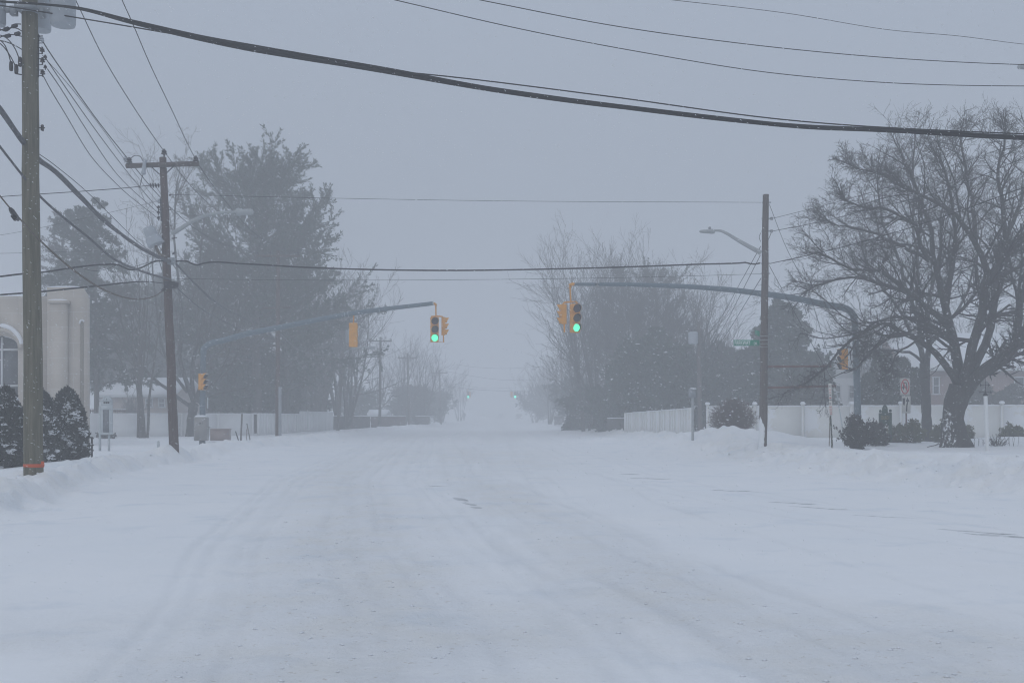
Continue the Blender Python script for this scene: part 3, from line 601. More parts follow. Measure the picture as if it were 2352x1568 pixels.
cable('service_cable', lin([(-200, 690), (0, 677), (90, 670), (230, 656), (341, 647), (385, 652)], 26, DB), [.022, .022, .024, .024, .01], 'cable', 'lower black service cable passing above the church roof', n=50)
cable('service_cable', lin([(-200, 470), (0, 452), (180, 440), (307, 430), (346, 426), (368, 425)], 26, DB), [.01, .01, .012, .012], 'wire', 'thin wire with an insulator chain reaching the brown pole from the left', n=50)
b = MB()
for x in (346, 352, 358, 364): b.lathe([(.03, -.03), (.09, 0), (.03, .03)], at(x, 426, DB - .05), (1, 0, .1), 8)
b.build('insulator_chain', 'dark', pB)
cable('service_cable', lin([(-100, 552), (0, 540), (200, 500), (363, 462)], 40, DB), .006, 'cable_grey', 'faint thin wire sloping up to the grey insulator of the brown pole')
cable('service_cable', lin([(-100, 583), (0, 582), (200, 577), (385, 574)], 36, DB), .006, 'cable_grey', 'faint level wire behind the spruce tops')
cable('service_cable', lin([(404, 600), (430, 600), (450, 609), (470, 604), (560, 606), (700, 614), (850, 619), (1000, 621), (1300, 617), (1500, 611), (1600, 607), (1700, 604), (1715, 603), (1728, 607), (1746, 604)], DB, DR_), .026, 'cable', 'thick black cable spanning the road between the brown pole and the right pole', n=110)
cable('power_line', lin([(393, 447), (700, 454), (1100, 461), (1748, 465)], DB, DR_), .007, 'wire', 'thin wire spanning high above the road, level with the lamp tops')
cable('power_line', lin([(405, 640), (640, 643), (1100, 642), (1500, 636), (1748, 629)], DB, DR_), .006, 'wire', 'thin wire spanning the road just below the thick cable')
cable('aerial_cable', lin([(398, 600), (430, 633), (490, 690), (560, 730), (639, 760)], DB, 60), [.04, .04, .04, .035], 'cable_grey', 'thick bundle leaving the brown pole towards the conduit pole', strands=2)
cable('aerial_cable', lin([(400, 655), (450, 700), (530, 745), (639, 775)], DB, 60), .02, 'cable_grey', 'lower cable leaving the dark closure on the brown pole')
cable('aerial_cable', lin([(639, 760), (680, 800), (740, 815), (789, 800)], 60, 88), .03, 'cable_grey', 'hazy bundle between the conduit pole and the leaning pole')
cable('aerial_cable', lin([(789, 838), (810, 862), (840, 872), (874, 866)], 88, 105), .03, 'cable_grey', 'hazy sagging bundle between the leaning pole and the level-arm pole')
cable('power_line', lin([(822, 732), (845, 757), (865, 773), (874, 777)], 88, 105), .012, 'wire', 'hazy wire from the leaning pole crossarm tip to the next pole top')
cable('power_line', lin([(792, 735), (812, 752), (835, 775), (850, 780)], 88, 105), .012, 'wire', 'hazy wire from the leaning pole peak to the left arm tip of the next pole')
cable('power_line', lin([(639, 575), (690, 640), (745, 695), (792, 733)], 60, 88), .012, 'wire', 'hazy wire between the conduit pole top and the leaning pole top')
cable('power_line', lin([(685, 584), (735, 650), (780, 700), (822, 732)], 60, 88), .012, 'wire', 'hazy wire between the right arm tips of the conduit and leaning poles')
cable('power_line', lin([(897, 781), (912, 798), (925, 812), (936, 812)], 105, 125), .012, 'wire', 'hazy wire from the level-arm pole to the faint pole behind it')
cable('power_line', lin([(936, 812), (960, 835), (985, 848), (1009, 851)], 125, 155), .012, 'wire', 'very faint wire reaching the faintest pole')
# right pole outward
cable('power_line', lin([(1774, 502), (1900, 470), (2000, 442), (2160, 390), (2360, 320), (2600, 220)], DR_, 27), .008, 'wire', 'upper thin wire leaving the right pole through the big bare tree')
cable('power_line', lin([(1774, 531), (1900, 506), (2000, 480), (2160, 440), (2360, 360), (2600, 270)], DR_, 27), .01, 'wire', 'second thin wire leaving the right pole through the big bare tree')
cable('service_cable', lin([(1770, 605), (1830, 592), (1940, 566), (2100, 520), (2352, 430), (2600, 330)], DR_, 27), .013, 'cable', 'thick dark cable leaving the right pole through the big bare tree')
for (p, lab) in (([(1747, 566), (1700, 650), (1655, 731), (1604, 790)], 'leftmost wire slanting down from the right pole to the drum transformer pole'),
                 ([(1746, 587), (1705, 668), (1665, 746), (1606, 835)], 'middle wire slanting down from the right pole behind the mast arm'),
                 ([(1748, 639), (1715, 692), (1682, 746), (1608, 850)], 'lowest wire slanting down from the right pole behind the mast arm')):
    cable('power_line', lin(p, DR_, 72), .012, 'wire', lab, n=24)
cable('guy_wire', lin([(1767, 469), (1807, 571), (1850, 655), (1909, 841)], DR_, DR_), .008, 'wire', 'upper guy wire running from the right pole top to the upper strut end', 'guy wire', n=24)
cable('guy_wire', lin([(1767, 610), (1840, 745), (1919, 886)], DR_, DR_), .009, 'wire', 'lower guy wire running from the right pole to the lower strut end', 'guy wire', n=24)
gg = thing('guy_anchor', at(1940, 1022, DR_), 'slanting white tube on the guy wire below the lower strut, left of the mast foot', 'guy guard')
b = MB(); b.tube([at(1919, 888, DR_), at(1941, 1024, DR_)], .008, 6); b.build('anchor_wire', 'wire', gg)
b = MB(); b.tube([at(1920.5, 896, DR_ - .02), at(1934.5, 978, DR_ - .02)], .022, 8); b.build('guy_guard', 'frame_pale', gg)

# ---------------------------------------------------------------- signals and masts
def signal_head(par, c, face, w=.35, h=1.06, d=.2, lit='g', far=False, s=1.0, side=None):
    "c: centre; face: horizontal unit vector the lenses look along; three sections stacked"
    face = np.asarray(face, float); face /= np.linalg.norm(face); rz = math.atan2(face[1], face[0]) + math.pi / 2; sd = np.array([-face[1], face[0], 0])
    b = MB(); hs = h / 3
    for k in (-1, 0, 1): b.box(c + np.array([0, 0, k * hs]), (w, d, hs - .006), rz=rz)
    b.box(c - face * .0, (w * .94, d * .9, h), rz=rz)
    for sg in (-1, 1):
        for k in (-1, 0, 1): b.box(c + sd * sg * (w / 2 + .006) + np.array([0, 0, k * hs + hs * .32]), (.02, .05, .04), rz=rz)
    hb = b.build('signal_head', 'signal', par, smooth=False)
    md = hb.modifiers.new('soft', 'BEVEL'); md.width = .012; md.segments = 2; md.limit_method = 'ANGLE'
    rl = w * .43
    for k, nm in ((1, 'r'), (0, 'a'), (-1, 'g')):
        cc = c + np.array([0, 0, k * hs]) + face * (d / 2)
        vb = MB(); n = 17; th = np.linspace(R(-62), R(242), n)   # visor: open at the bottom
        L_ = w * .68 * (0.45 + .55 * np.clip(np.sin(th) * .75 + .35, 0, 1))
        ro, ri = rl * 1.13, rl * 1.07
        ring = lambda r, l: cc + r * (np.cos(th)[:, None] * sd + np.sin(th)[:, None] * np.array([0, 0, 1.])) + face * np.asarray(l)[:, None]
        rows = [ring(ro, np.zeros(n)), ring(ro, L_), ring(ri, L_), ring(ri, np.zeros(n))]
        V = np.concatenate(rows); i = np.arange(4 * n).reshape(4, n)
        for a_, b_, mi in ((0, 1, 0), (1, 2, 0), (2, 3, 1)):
            vb.f.append((np.stack([i[a_, :-1], i[a_, 1:], i[b_, 1:], i[b_, :-1]], -1), mi))
        vb.v.append(V); vb.n = len(V)
        vb.build('visor', ['signal', 'visor_in'], hb)
        m_ = {'r': 'lens_dark', 'a': 'lens_amber', 'g': 'lens_dark'}[nm]
        if lit == nm: m_ = {'g': 'lens_green_far' if far else 'lens_green', 'r': 'lens_red', 'a': 'lens_amber'}[nm]
        lb = MB(); lb.lathe([(rl, .0), (rl, .012), (rl * .8, .03), (rl * .45, .045), (.001, .05)], cc, face, 24)
        lb.build('lens', m_, hb)
    return hb
# left mast arm
DL = 48.0
mp_ = at(464.5, 1023, DL); mz = gz1(mp_[0], mp_[1]) - .3
mL = thing('mast_arm', (mp_[0], mp_[1], mz), 'galvanised mast with a long upswept arm reaching over the road from the left', 'signal mast')
b = MB(); b.tube([(mp_[0], DL, mz), at(465.5, 900, DL), at(467, 812, DL)], [.135, .125, .12], 18); b.build('mast', 'steel', mL)
b = MB(); P = spline([at(467, 812, DL), at(468, 800, DL), at(476, 793, DL), at(519, 780, DL), at(578, 764, DL), at(636, 753, DL), at(695, 741, DL), at(754, 729.5, DL), at(812, 719.5, DL), at(995, 696.5, DL)], 50)
b.tube(P, np.linspace(.135, .088, 50), 16); arm_ = b.build('arm', 'steel', mL)
b = MB(); b.lathe([(.1, -.02), (.1, .02)], at(995, 696.5, DL), (1, 0, .12), 16)
for x in (792, 800): b.lathe([(.115, -.008), (.122, 0), (.115, .008)], at(x, np.interp(x, [754, 812], [729.5, 719.5]), DL), (1, 0, .17), 18)
b.build('arm_bands', 'frame_pale', mL)
b = MB()
for y in (932, 940): b.lathe([(.127, -.006), (.136, 0), (.127, .006)], at(465, y, DL), k=18)
b.box(at(477, 925, DL), (.04, .05, .5)); b.build('mast_straps', 'frame_pale', mL)
cb = thing('signal_cabinet', at(463, 1012, DL - .35), 'grey control cabinet with a snow cap strapped to the left mast', 'cabinet')
b = MB(); b.box(at(462.5, 984.5, DL - .32), (px(30, DL), .36, px(54, DL))); o = b.build('box', 'cabinet', cb, smooth=False); md = o.modifiers.new('b', 'BEVEL'); md.width = .035; md.segments = 3
b = MB(); b.box(at(461, 985, DL - .515), (px(26, DL), .02, px(50, DL))); o = b.build('door', 'cabinet', cb, smooth=False)
b = MB(); b.tube([at(476, 980, DL - .35), at(482, 980, DL - .35), at(482, 991, DL - .35)], .012, 6); b.tube([at(476, 984, DL - .35), at(480, 984, DL - .35)], .01, 6); b.build('handle', 'black', o)
text_part('M T', px(4.6, DL), px(9, DL), at(458, 974, DL - .526), (1, 0, 0), 'lettering', 'sign_black', cb)
b = MB(); snowcap(b, at(462, 957.2, DL - .32), (px(28, DL), .34, .08)); b.build('snow_cap', 'snow', cb)
# left arm signals
GS = 'yellow traffic signals at the junction'
t = thing('traffic_signal', at(812, 769, DL), 'yellow signal seen from behind, hanging from the left arm', 'traffic light', GS)
signal_head(t, at(811.5, 769, DL), (0.04, 1, 0), lit='n')
b = MB(); b.tube([at(812.5, 722, DL), at(812.3, 742, DL)], .03, 8); b.build('hanger', 'signal', t)
t = thing('traffic_signal', at(1001, 757, DL), 'yellow pair with a lit green lens at the tip of the left arm', 'traffic light', GS)
b = MB(); b.tube(spline([at(993, 698, DL), at(998, 697.5, DL), at(1000.5, 699, DL), at(1001, 704, DL)], 8), .055, 10)
b.tube([at(1001, 702, DL), at(1001.3, 727, DL)], .032, 10)
b.tube(spline([at(990, 727, DL), at(1001, 726, DL), at(1012, 726.5, DL), at(1017.5, 728, DL), at(1018, 733, DL)], 10), .032, 8); b.tube([at(1018.5, 768, DL), at(1018.8, 786, DL)], .03, 8); b.tube([at(1006, 785, DL - .1), at(1018, 786, DL)], .01, 6)
b.build('hanger', 'signal', t)
signal_head(t, at(998, 757, DL - .12), (.17, -1, 0), lit='g', h=1.1)
signal_head(t, at(1018.3, 749, DL + .1), (1, .12, 0), w=.24, h=.79, d=.16, lit='n')
t = thing('traffic_signal', at(467, 876, DL), 'yellow signal with snow-topped hoods on the left mast above the cabinet', 'traffic light', GS)
signal_head(t, at(463.5, 876.5, DL - .2), (.93, -.38, 0), w=.28, h=.72, d=.16, lit='n')
b = MB(); b.tube([at(465, 864, DL - .15), at(465, 864, DL)], .025, 6); b.tube([at(465, 888, DL - .15), at(465, 888, DL)], .025, 6)
b.build('mount', 'signal', t)
b = MB()
for y in (859.5, 872, 884.5): snowcap(b, at(473, y + .3, DL - .27), (.19, .15, .03))
b.build('snow_cap', 'snow', t)

# right mast arm
DM = 42.0
mz = gz1(at(1972, 1000, DM)[0], DM) - .3; p0 = at(1972, 1000, DM); p0[2] = mz
mR = thing('mast_arm', p0, 'galvanised mast beside the bush whose curved arm crosses behind the right pole', 'signal mast')
b = MB(); b.tube([p0, at(1969, 900, DM), at(1966, 800, DM), at(1964, 750, DM)], [.14, .13, .125, .12], 18); b.build('mast', 'steel', mR)
b = MB(); P = spline([at(1964, 752, DM), at(1962.5, 735, DM), at(1957, 719, DM), at(1944, 709, DM), at(1925, 704.5, DM), at(1900, 700.5, DM), at(1850, 690, DM), at(1800, 681, DM), at(1750, 674.5, DM), at(1700, 668, DM), at(1600, 659.5, DM), at(1500, 655, DM), at(1400, 653, DM), at(1318, 653, DM)], 70)
b.tube(P, np.interp(np.linspace(0, 1, 70), [0, .08, .14, 1], [.125, .135, .13, .06]), 16); b.build('arm', 'steel', mR)
t = thing('traffic_signal', at(1310, 730, DM), 'yellow pair with a lit green lens at the tip of the right arm', 'traffic light', GS)
b = MB(); b.tube(spline([at(1320, 653, DM), at(1313, 653, DM), at(1309.5, 655, DM), at(1309.5, 661, DM)], 8), .062, 10); b.tube([at(1309.5, 660, DM), at(1311, 692, DM)], .033, 10)
b.tube(spline([at(1294, 700, DM), at(1295, 695.5, DM), at(1300, 694, DM), at(1311, 693.5, DM), at(1322, 693, DM), at(1325, 694.5, DM), at(1325.5, 699, DM)], 14), .035, 8)
b.tube([at(1296, 742, DM), at(1296.5, 763, DM)], .033, 8); b.build('hanger', 'signal', t)
signal_head(t, at(1320.5, 731, DM - .1), (.30, -1, 0), lit='g', h=1.1, d=.24)
signal_head(t, at(1295.5, 721.5, DM + .05), (-1, .08, 0), w=.26, h=.76, d=.2, lit='r')
t = thing('traffic_signal', at(1944, 825, DM), 'yellow signal facing away on the right mast, half behind drooping branches', 'traffic light', GS)
signal_head(t, at(1939, 825, DM - .1), (-.96, -.28, 0), w=.27, h=.8, d=.17, lit='n')
b = MB(); b.tube([at(1940, 849, DM - .05), at(1962, 850, DM)], .02, 6); b.tube([at(1940, 812, DM - .05), at(1962, 812, DM)], .02, 6); b.build('mount', 'sheath', t)

# far span-wire junction
DS = 195.0
cable('span_wire', [(860, 868, DS), (967, 880, DS), (1054, 890.6, DS), (1131, 896.5, DS), (1184, 897, DS), (1263, 894.5, DS), (1330, 888, DS)], .035, 'wire', 'sagging span wire carrying the far green signals', n=40)
cable('power_line', [(1009, 849, 155), (1078, 862, 150), (1140, 871, 146), (1200, 873, 143), (1287, 868, 140)], .013, 'wire', 'lower of two faint wires crossing above the far green signals', n=30)
cable('power_line', [(1009, 852, 155), (1040, 838, 152), (1090, 843, 148), (1160, 846, 145), (1220, 843, 142), (1287, 838, 140)], .012, 'wire', 'upper of two faint wires crossing above the far green signals', n=30)
cable('power_line', [(1040, 880, 210), (1110, 891, 210), (1180, 890, 210), (1260, 886, 210)], .02, 'wire', 'faintest wire behind the far signal span wire', n=30)
for (x, yt, yb, lab, fl_) in ((1075, 893, 900, 'left of the two tiny green signals far down the road', 1), (1183, 898, 904, 'right of the two tiny green signals far down the road', 0)):
    t = thing('far_traffic_signal', at(x, 906, DS), lab, 'traffic light', 'far traffic signals')
    b = MB(); b.tube([at(x - .5, yt, DS), at(x - .5, yb, DS)], .05, 6); b.build('hanger', 'signal', t)
    signal_head(t, at(x, 906.5, DS), (.1, -1, 0), w=.45, h=1.1, d=.25, lit='g', far=True)
    signal_head(t, at(x - 7 if not fl_ else x + 4.5, 905.5, DS + .3), (-1, 0, 0), w=.35, h=1.0, d=.25, lit='n')

# ---------------------------------------------------------------- signs and small furniture
# notice board (left)
DN = 40.0
nbx = thing('notice_board', at(238, 1033, DN), 'pale gabled notice board on two legs near the church corner', 'notice board')
bx0, bx1 = at(236.5, 1000, DN), at(252.5, 1000, DN)
def pbox(b, x0, x1, y0, y1, D, dep, mi=0):
    a = at(x0, y0, D); c = at(x1, y1, D); b.box(((a[0] + c[0]) / 2, D + dep / 2, (a[2] + c[2]) / 2), (abs(c[0] - a[0]), dep, abs(a[2] - c[2])), mi)
b = MB(); pbox(b, 226.5, 230.5, 932, 1040, DN, .09); b.build('leg', 'frame_pale', nbx, smooth=False)
b = MB(); pbox(b, 247.5, 251, 998, 1036, DN, .09); b.build('leg', 'frame_pale', nbx, smooth=False)
b = MB(); pbox(b, 230.6, 252.5, 931, 941, DN - .1, .3); pbox(b, 230.6, 237.5, 941, 993, DN - .1, .3); pbox(b, 249.5, 252.5, 941, 993, DN - .1, .3); pbox(b, 230.6, 252.5, 993, 998, DN - .1, .3); b.build('case', 'frame_pale', nbx, smooth=False)
b = MB(); pbox(b, 236.6, 250.2, 941.2, 992.8, DN - .105, .2); b.build('glass_panel', 'board_glass', nbx, smooth=False)
b = MB(); tri = [at(236.5, 921, DN - .12), at(253.8, 921, DN - .12), at(245, 909, DN - .12)]; b.prism(tri, (0, .3, 0)); b.prism([at(230, 921, DN - .1), at(236.3, 921, DN - .1), at(244.5, 909, DN - .1), at(240, 909.5, DN - .1)], (0, .3, 0)); pbox(b, 230.6, 252.5, 921.2, 931, DN - .1, .28); b.build('gable_roof', 'frame_pale', nbx, smooth=False)
b = MB()
for x0, x1 in ((237.6, 241.4), (242.6, 246), (247, 250.8)): pbox(b, x0, x1, 922.5, 926, DN - .112, .008)
b.prism([at(245, 914, DN - .13), at(244.2, 916.5, DN - .13), at(245, 919.5, DN - .13), at(245.8, 916.5, DN - .13)], (0, .006, 0)); b.build('lettering', 'sign_black', nbx, smooth=False)
b = MB(); b.tube([at(211, 1052, 33), at(211, 1003, 33)], .03, 8)
for y in (1006, 1022, 1034): b.box(at(211.5, y, 32.95), (.09, .03, .04))
tag(b.build('steel_stake', 'black'), 'short black stake between the arborvitae and the notice board', 'stake')
b = MB(); b.box(at(363.8, 1021, 42), (px(4.6, 42), .08, px(14, 42))); b.box(at(363.8, 1013.4, 42), (px(3, 42), .07, px(2.5, 42))); tag(b.build('marker_post', 'frame_pale', smooth=False), 'small pale marker post in the snow left of the brown pole', 'marker post')
# low tan box & stakes
lb = thing('utility_box', at(503, 1010, 52), 'low tan utility box with a snow top beside the left mast cabinet', 'utility box')
b = MB(); pbox(b, 483, 521.5, 985.5, 1012, 52, .7); b.build('box', 'cabinet_pink', lb, smooth=False)
b = MB(); pbox(b, 482.5, 522.3, 984.3, 986.8, 51.97, .76); b.build('lid', 'cabinet_pink', lb, smooth=False)
b = MB(); b.box(at(522.5, 996, 52.1), (.04, .08, .1)); b.build('latch', 'sheath', lb, smooth=False)
for (x0, y0, x1, y1, r, lab) in ((553, 1014, 556, 950, .045, 'tallest grey stake before the left white fence'), (548, 1012, 541, 990, .03, 'short black stake leaning left beside the tallest stake'),
                                 (574, 1008, 567, 972, .025, 'slim stake leaning left, right of the tallest stake'), (566.5, 1008, 567, 985, .018, 'short reddish stake right of the tallest stake')):
    b = MB(); b.tube([at(x0, y0, 56), at(x1, y1, 56)], r, 6)
    z = gz1(at(x0, y0, 56)[0], 56); b.tube([(at(x0, y0, 56)[0], 56, z - .2), at(x0, y0, 56)], r * .99, 6)
    tag(b.build('wooden_stake', 'black' if 'black' in lab else ('wood_rail' if 'reddish' in lab else 'stake')), lab, 'stake', 'stakes in the left verge')
# small box on post (right)
bp_ = thing('meter_box', at(1591, 986, 45), 'small grey box on a pale post before the scalloped white fence', 'meter box')
z0 = gz1(at(1591, 986, 45)[0], 45) - .3; p = at(1591, 986, 45)
b = MB(); b.tube([(p[0], 45, z0), at(1591, 950, 45), at(1591, 912, 45)], .055, 10); b.build('post', 'steel_pale', bp_)
b = MB(); pbox(b, 1583.5, 1598, 893.5, 912, 44.9, .22); pbox(b, 1582, 1590.5, 892.5, 913, 44.86, .03); b.build('box', 'sheath', bp_, smooth=False)
b = MB(); snowcap(b, at(1591, 893.4, 45), (.26, .22, .05)); b.build('snow_cap', 'snow', bp_)
# two road signs on one post
DG = 45.0
sg = thing('road_sign', at(2081, 1000, DG), 'post with a no U-turn plate above a keep right plate', 'road sign')
z0 = gz1(at(2082, 1000, DG)[0], DG) - .3; q = at(2082, 1000, DG)
b = MB(); b.tube([(q[0], DG, z0), at(2081.5, 948, DG + .02), at(2079, 868, DG + .04)], .035, 8); b.build('post', 'wood_rail', sg)
def plate(b, x0, x1, y0, y1, D, th=.012, mi=0): pbox(b, x0, x1, y0, y1, D - th, th, mi)
b = MB(); plate(b, 2068, 2090, 868, 907, DG - .05); up = b.build('upper_plate', 'sign_white', sg, smooth=False)
def annulus(b, cx, cy, rx, ry, t, D, n=28, th=.004, a0=0, a1=360):
    a = np.linspace(R(a0), R(a1), n); o_ = np.array([at(cx + rx * math.cos(x), cy - ry * math.sin(x), D) for x in a]); i_ = np.array([at(cx + (rx - t) * math.cos(x), cy - (ry - t) * math.sin(x), D) for x in a])
    V = np.concatenate([o_, i_]); k = np.arange(n - 1); b.add(V, np.stack([k, k + 1, k + 1 + n, k + n], -1))
b = MB(); annulus(b, 2079, 887.5, 10, 17.5, 2.4, DG - .07)
b.add([at(2072, 877.5, DG - .0705), at(2074, 875, DG - .0705), at(2086.5, 899, DG - .0705), at(2084.5, 901, DG - .0705)], [[0, 1, 2, 3]]); b.build('red_ring', 'sign_red', up, smooth=False)
b = MB(); annulus(b, 2079, 884.5, 5, 7, 2.3, DG - .066, 14, a0=0, a1=180); b.add([at(2081.7, 884, DG - .066), at(2084, 884, DG - .066), at(2084, 897, DG - .066), at(2081.7, 897, DG - .066)], [[0, 1, 2, 3]])
b.add([at(2071.5, 888, DG - .066), at(2078.5, 888, DG - .066), at(2075.2, 896, DG - .066)], [[0, 1, 2]]); b.add([at(2074, 884, DG - .066), at(2076.3, 884, DG - .066), at(2076.3, 889, DG - .066), at(2074, 889, DG - .066)], [[0, 1, 2, 3]]); b.build('turn_arrow', 'sign_black', up, smooth=False)
b = MB(); plate(b, 2071.5, 2091.5, 909, 948.5, DG - .05); lo = b.build('lower_plate', 'sign_white', sg, smooth=False)
b = MB(); Q = DG - .066
b.ngon([at(2072.8, 914, Q), at(2079, 914, Q), at(2079, 924, Q), at(2077, 931.5, Q), at(2074.5, 928, Q), at(2073, 920, Q)], [[0, 1, 2, 3, 4, 5]])
b.ngon([at(2084.3, 911, Q), at(2080.5, 922, Q), at(2088.8, 922, Q)], [[0, 1, 2]])
b.add([at(2083.2, 922, Q), at(2086.2, 922, Q), at(2084.6, 931, Q), at(2081.6, 931, Q)], [[0, 1, 2, 3]]); b.add([at(2081.6, 931, Q), at(2084.6, 931, Q), at(2083.6, 945, Q), at(2080.8, 945, Q)], [[0, 1, 2, 3]]); b.build('keep_right_arrow', 'sign_black', lo, smooth=False)
# narrow parking sign on green post
DP = 36.0
ps_ = thing('parking_sign', at(1911, 1034, DP), 'tall narrow white parking sign with red lettering on a peeling green post', 'parking sign')
b = MB(); b.tube([at(1912.5, 1040, DP), at(1908, 960, DP), at(1904.5, 884, DP + .02)], .026, 6); b.build('post', 'green_post', ps_)
b = MB(); b.tube([at(1904.5, 1024, DP), at(1906.5, 950, DP)], .014, 6); b.tube([at(1910, 1034, DP), at(1907.5, 965, DP)], .01, 6); b.build('old_post', 'cable_rust', ps_)
def strip(x0, x1, y0, y1, lean):
    return [at(x0, y0, DP - .04), at(x1, y0 - .3, DP - .04), at(x1 + lean, y1 - .3, DP - .04), at(x0 + lean, y1, DP - .04)]
b = MB(); b.prism(strip(1902.6, 1909.4, 880.5, 918, 1.2), (0, -.01, 0)); u1 = b.build('upper_plate', 'sign_white', ps_, smooth=False)
b = MB(); b.prism(strip(1904, 1911.2, 920, 953.5, 1.2), (0, -.01, 0)); u2 = b.build('lower_plate', 'sign_white', ps_, smooth=False)
def wr(txt, x, y, h, w, m_, par): text_part(txt, px(h, DP), px(w, DP), at(x, y, DP - .053), (1, 0, 0), 'lettering', m_, par)
wr('NO', 1904.2, 889.5, 5.5, 3.6, 'sign_black', u1); wr('STOP', 1903.6, 896.5, 2.8, 5.2, 'sign_red', u1); wr('8', 1905, 902.5, 3, 2.6, 'sign_red', u1); wr('AM', 1904.6, 908.5, 3, 4, 'sign_black', u1)
wr('NO', 1905.3, 929.5, 5.5, 3.8, 'sign_black', u2); wr('PARK', 1905, 936, 3.2, 5.6, 'sign_red', u2); wr('BUS', 1905.4, 942, 3.2, 4.8, 'sign_red', u2); wr('STOP', 1905.7, 947.3, 3, 5, 'sign_red', u2)
b = MB(); plate(b, 1905.2, 1909.5, 912.5, 914.5, DP - .05, .004); b.build('arrow', 'sign_red', u1, smooth=False)
b = MB(); plate(b, 1906.6, 1911, 949, 950.6, DP - .05, .004); b.build('arrow', 'sign_red', u2, smooth=False)
# green board sign
DQ = 43.0
gs = thing('garden_sign', at(2044, 1014, DQ), 'dark green board sign with gold lettering between two finial posts', 'sign')
b = MB(); pbox(b, 2022, 2043, 948, 977, DQ, .05)
arc = [at(2026, 948.2, DQ)] + [at(2033 - 6.5 * math.cos(a), 947 - 17.5 * math.sin(a) ** .8, DQ) for a in np.linspace(.15, math.pi - .15, 13)] + [at(2040, 948.2, DQ)]
b.prism(arc, (0, .05, 0)); b.build('board', 'board_green', gs, smooth=False)
b = MB(); pbox(b, 2042.6, 2048.5, 947, 1016, DQ - .03, .1); b.lathe([(.02, -.03), (.055, .0), (.055, .05), (.02, .085)], at(2045, 944.5, DQ + .02), k=12); b.build('post', 'board_green', gs, smooth=False)
b = MB(); pbox(b, 2019.5, 2022.4, 948, 1016, DQ - .03, .07); b.lathe([(.02, -.03), (.055, .0), (.055, .05), (.02, .085)], at(2022, 945.5, DQ + .02), k=12); b.build('post', 'board_green', gs, smooth=False)
text_part('CHURCH', px(8.5, DQ), px(18, DQ), at(2024, 963, DQ - .003), (1, 0, 0), 'lettering', 'gold', gs)
# weathervane post
DW = 36.0
wv = thing('weathervane_post', at(2266, 1034, DW), 'white post topped by a black weathervane with letter arms, before the big tree', 'weathervane')
b = MB(); b.tube([at(2268, 1040, DW), at(2263.5, 909, DW)], .063, 14); b.build('post', 'white_paint', wv)
b = MB(); b.lathe([(.075, 0), (.075, .05), (.05, .07), (.03, .1)], at(2263.3, 909, DW), k=12); b.tube([at(2263.3, 903, DW), at(2263, 862, DW)], [.014, .006], 6)
b.tube([at(2253, 900.5, DW), at(2275, 900, DW)], .009, 6); b.tube([at(2263.3, 900, DW - .2), at(2263.3, 900, DW + .2)], .009, 6)
b.tube([at(2255, 884, DW), at(2271, 884, DW)], .007, 6); b.prism([at(2255, 884, DW), at(2251, 880, DW), at(2251, 888, DW)], (0, .008, 0)); b.prism([at(2275, 884, DW), at(2270, 881, DW), at(2270, 887, DW)], (0, .008, 0)); vn = b.build('vane', 'black', wv)
text_part('E', px(6.5, DW), px(4.5, DW), at(2275, 903.5, DW), (1, 0, 0), 'lettering', 'black', vn, out=0); text_part('W', px(6.5, DW), px(5.5, DW), at(2247.5, 903.5, DW), (1, 0, 0), 'lettering', 'black', vn, out=0)
# street light head peeking in at the right edge, on its own pole outside the frame
sl = thing('street_lamp', (at(2470, 1000, 30)[0], 30, .2), 'lamp head poking in at the upper right edge of the picture', 'street lamp')
b = MB(); b.tube([(at(2470, 1000, 30)[0], 30, .1), at(2468, 120, 30)], [.14, .1], 12); b.build('pole', 'pole_right', sl)
b = MB(); b.tube(spline([at(2468, 200, 30), at(2420, 165, 30), at(2375, 150, 30), at(2360, 150, 30)], 12), .035, 8); b.build('arm', 'steel_pale', sl)
b = MB(); b.lathe([(.02, -.02), (.07, 0), (.085, .1), (.07, .28), (.02, .31)], at(2363, 153, 30), (-1, 0, -.02), 12); b.build('lamp_head', 'steel_pale', sl)

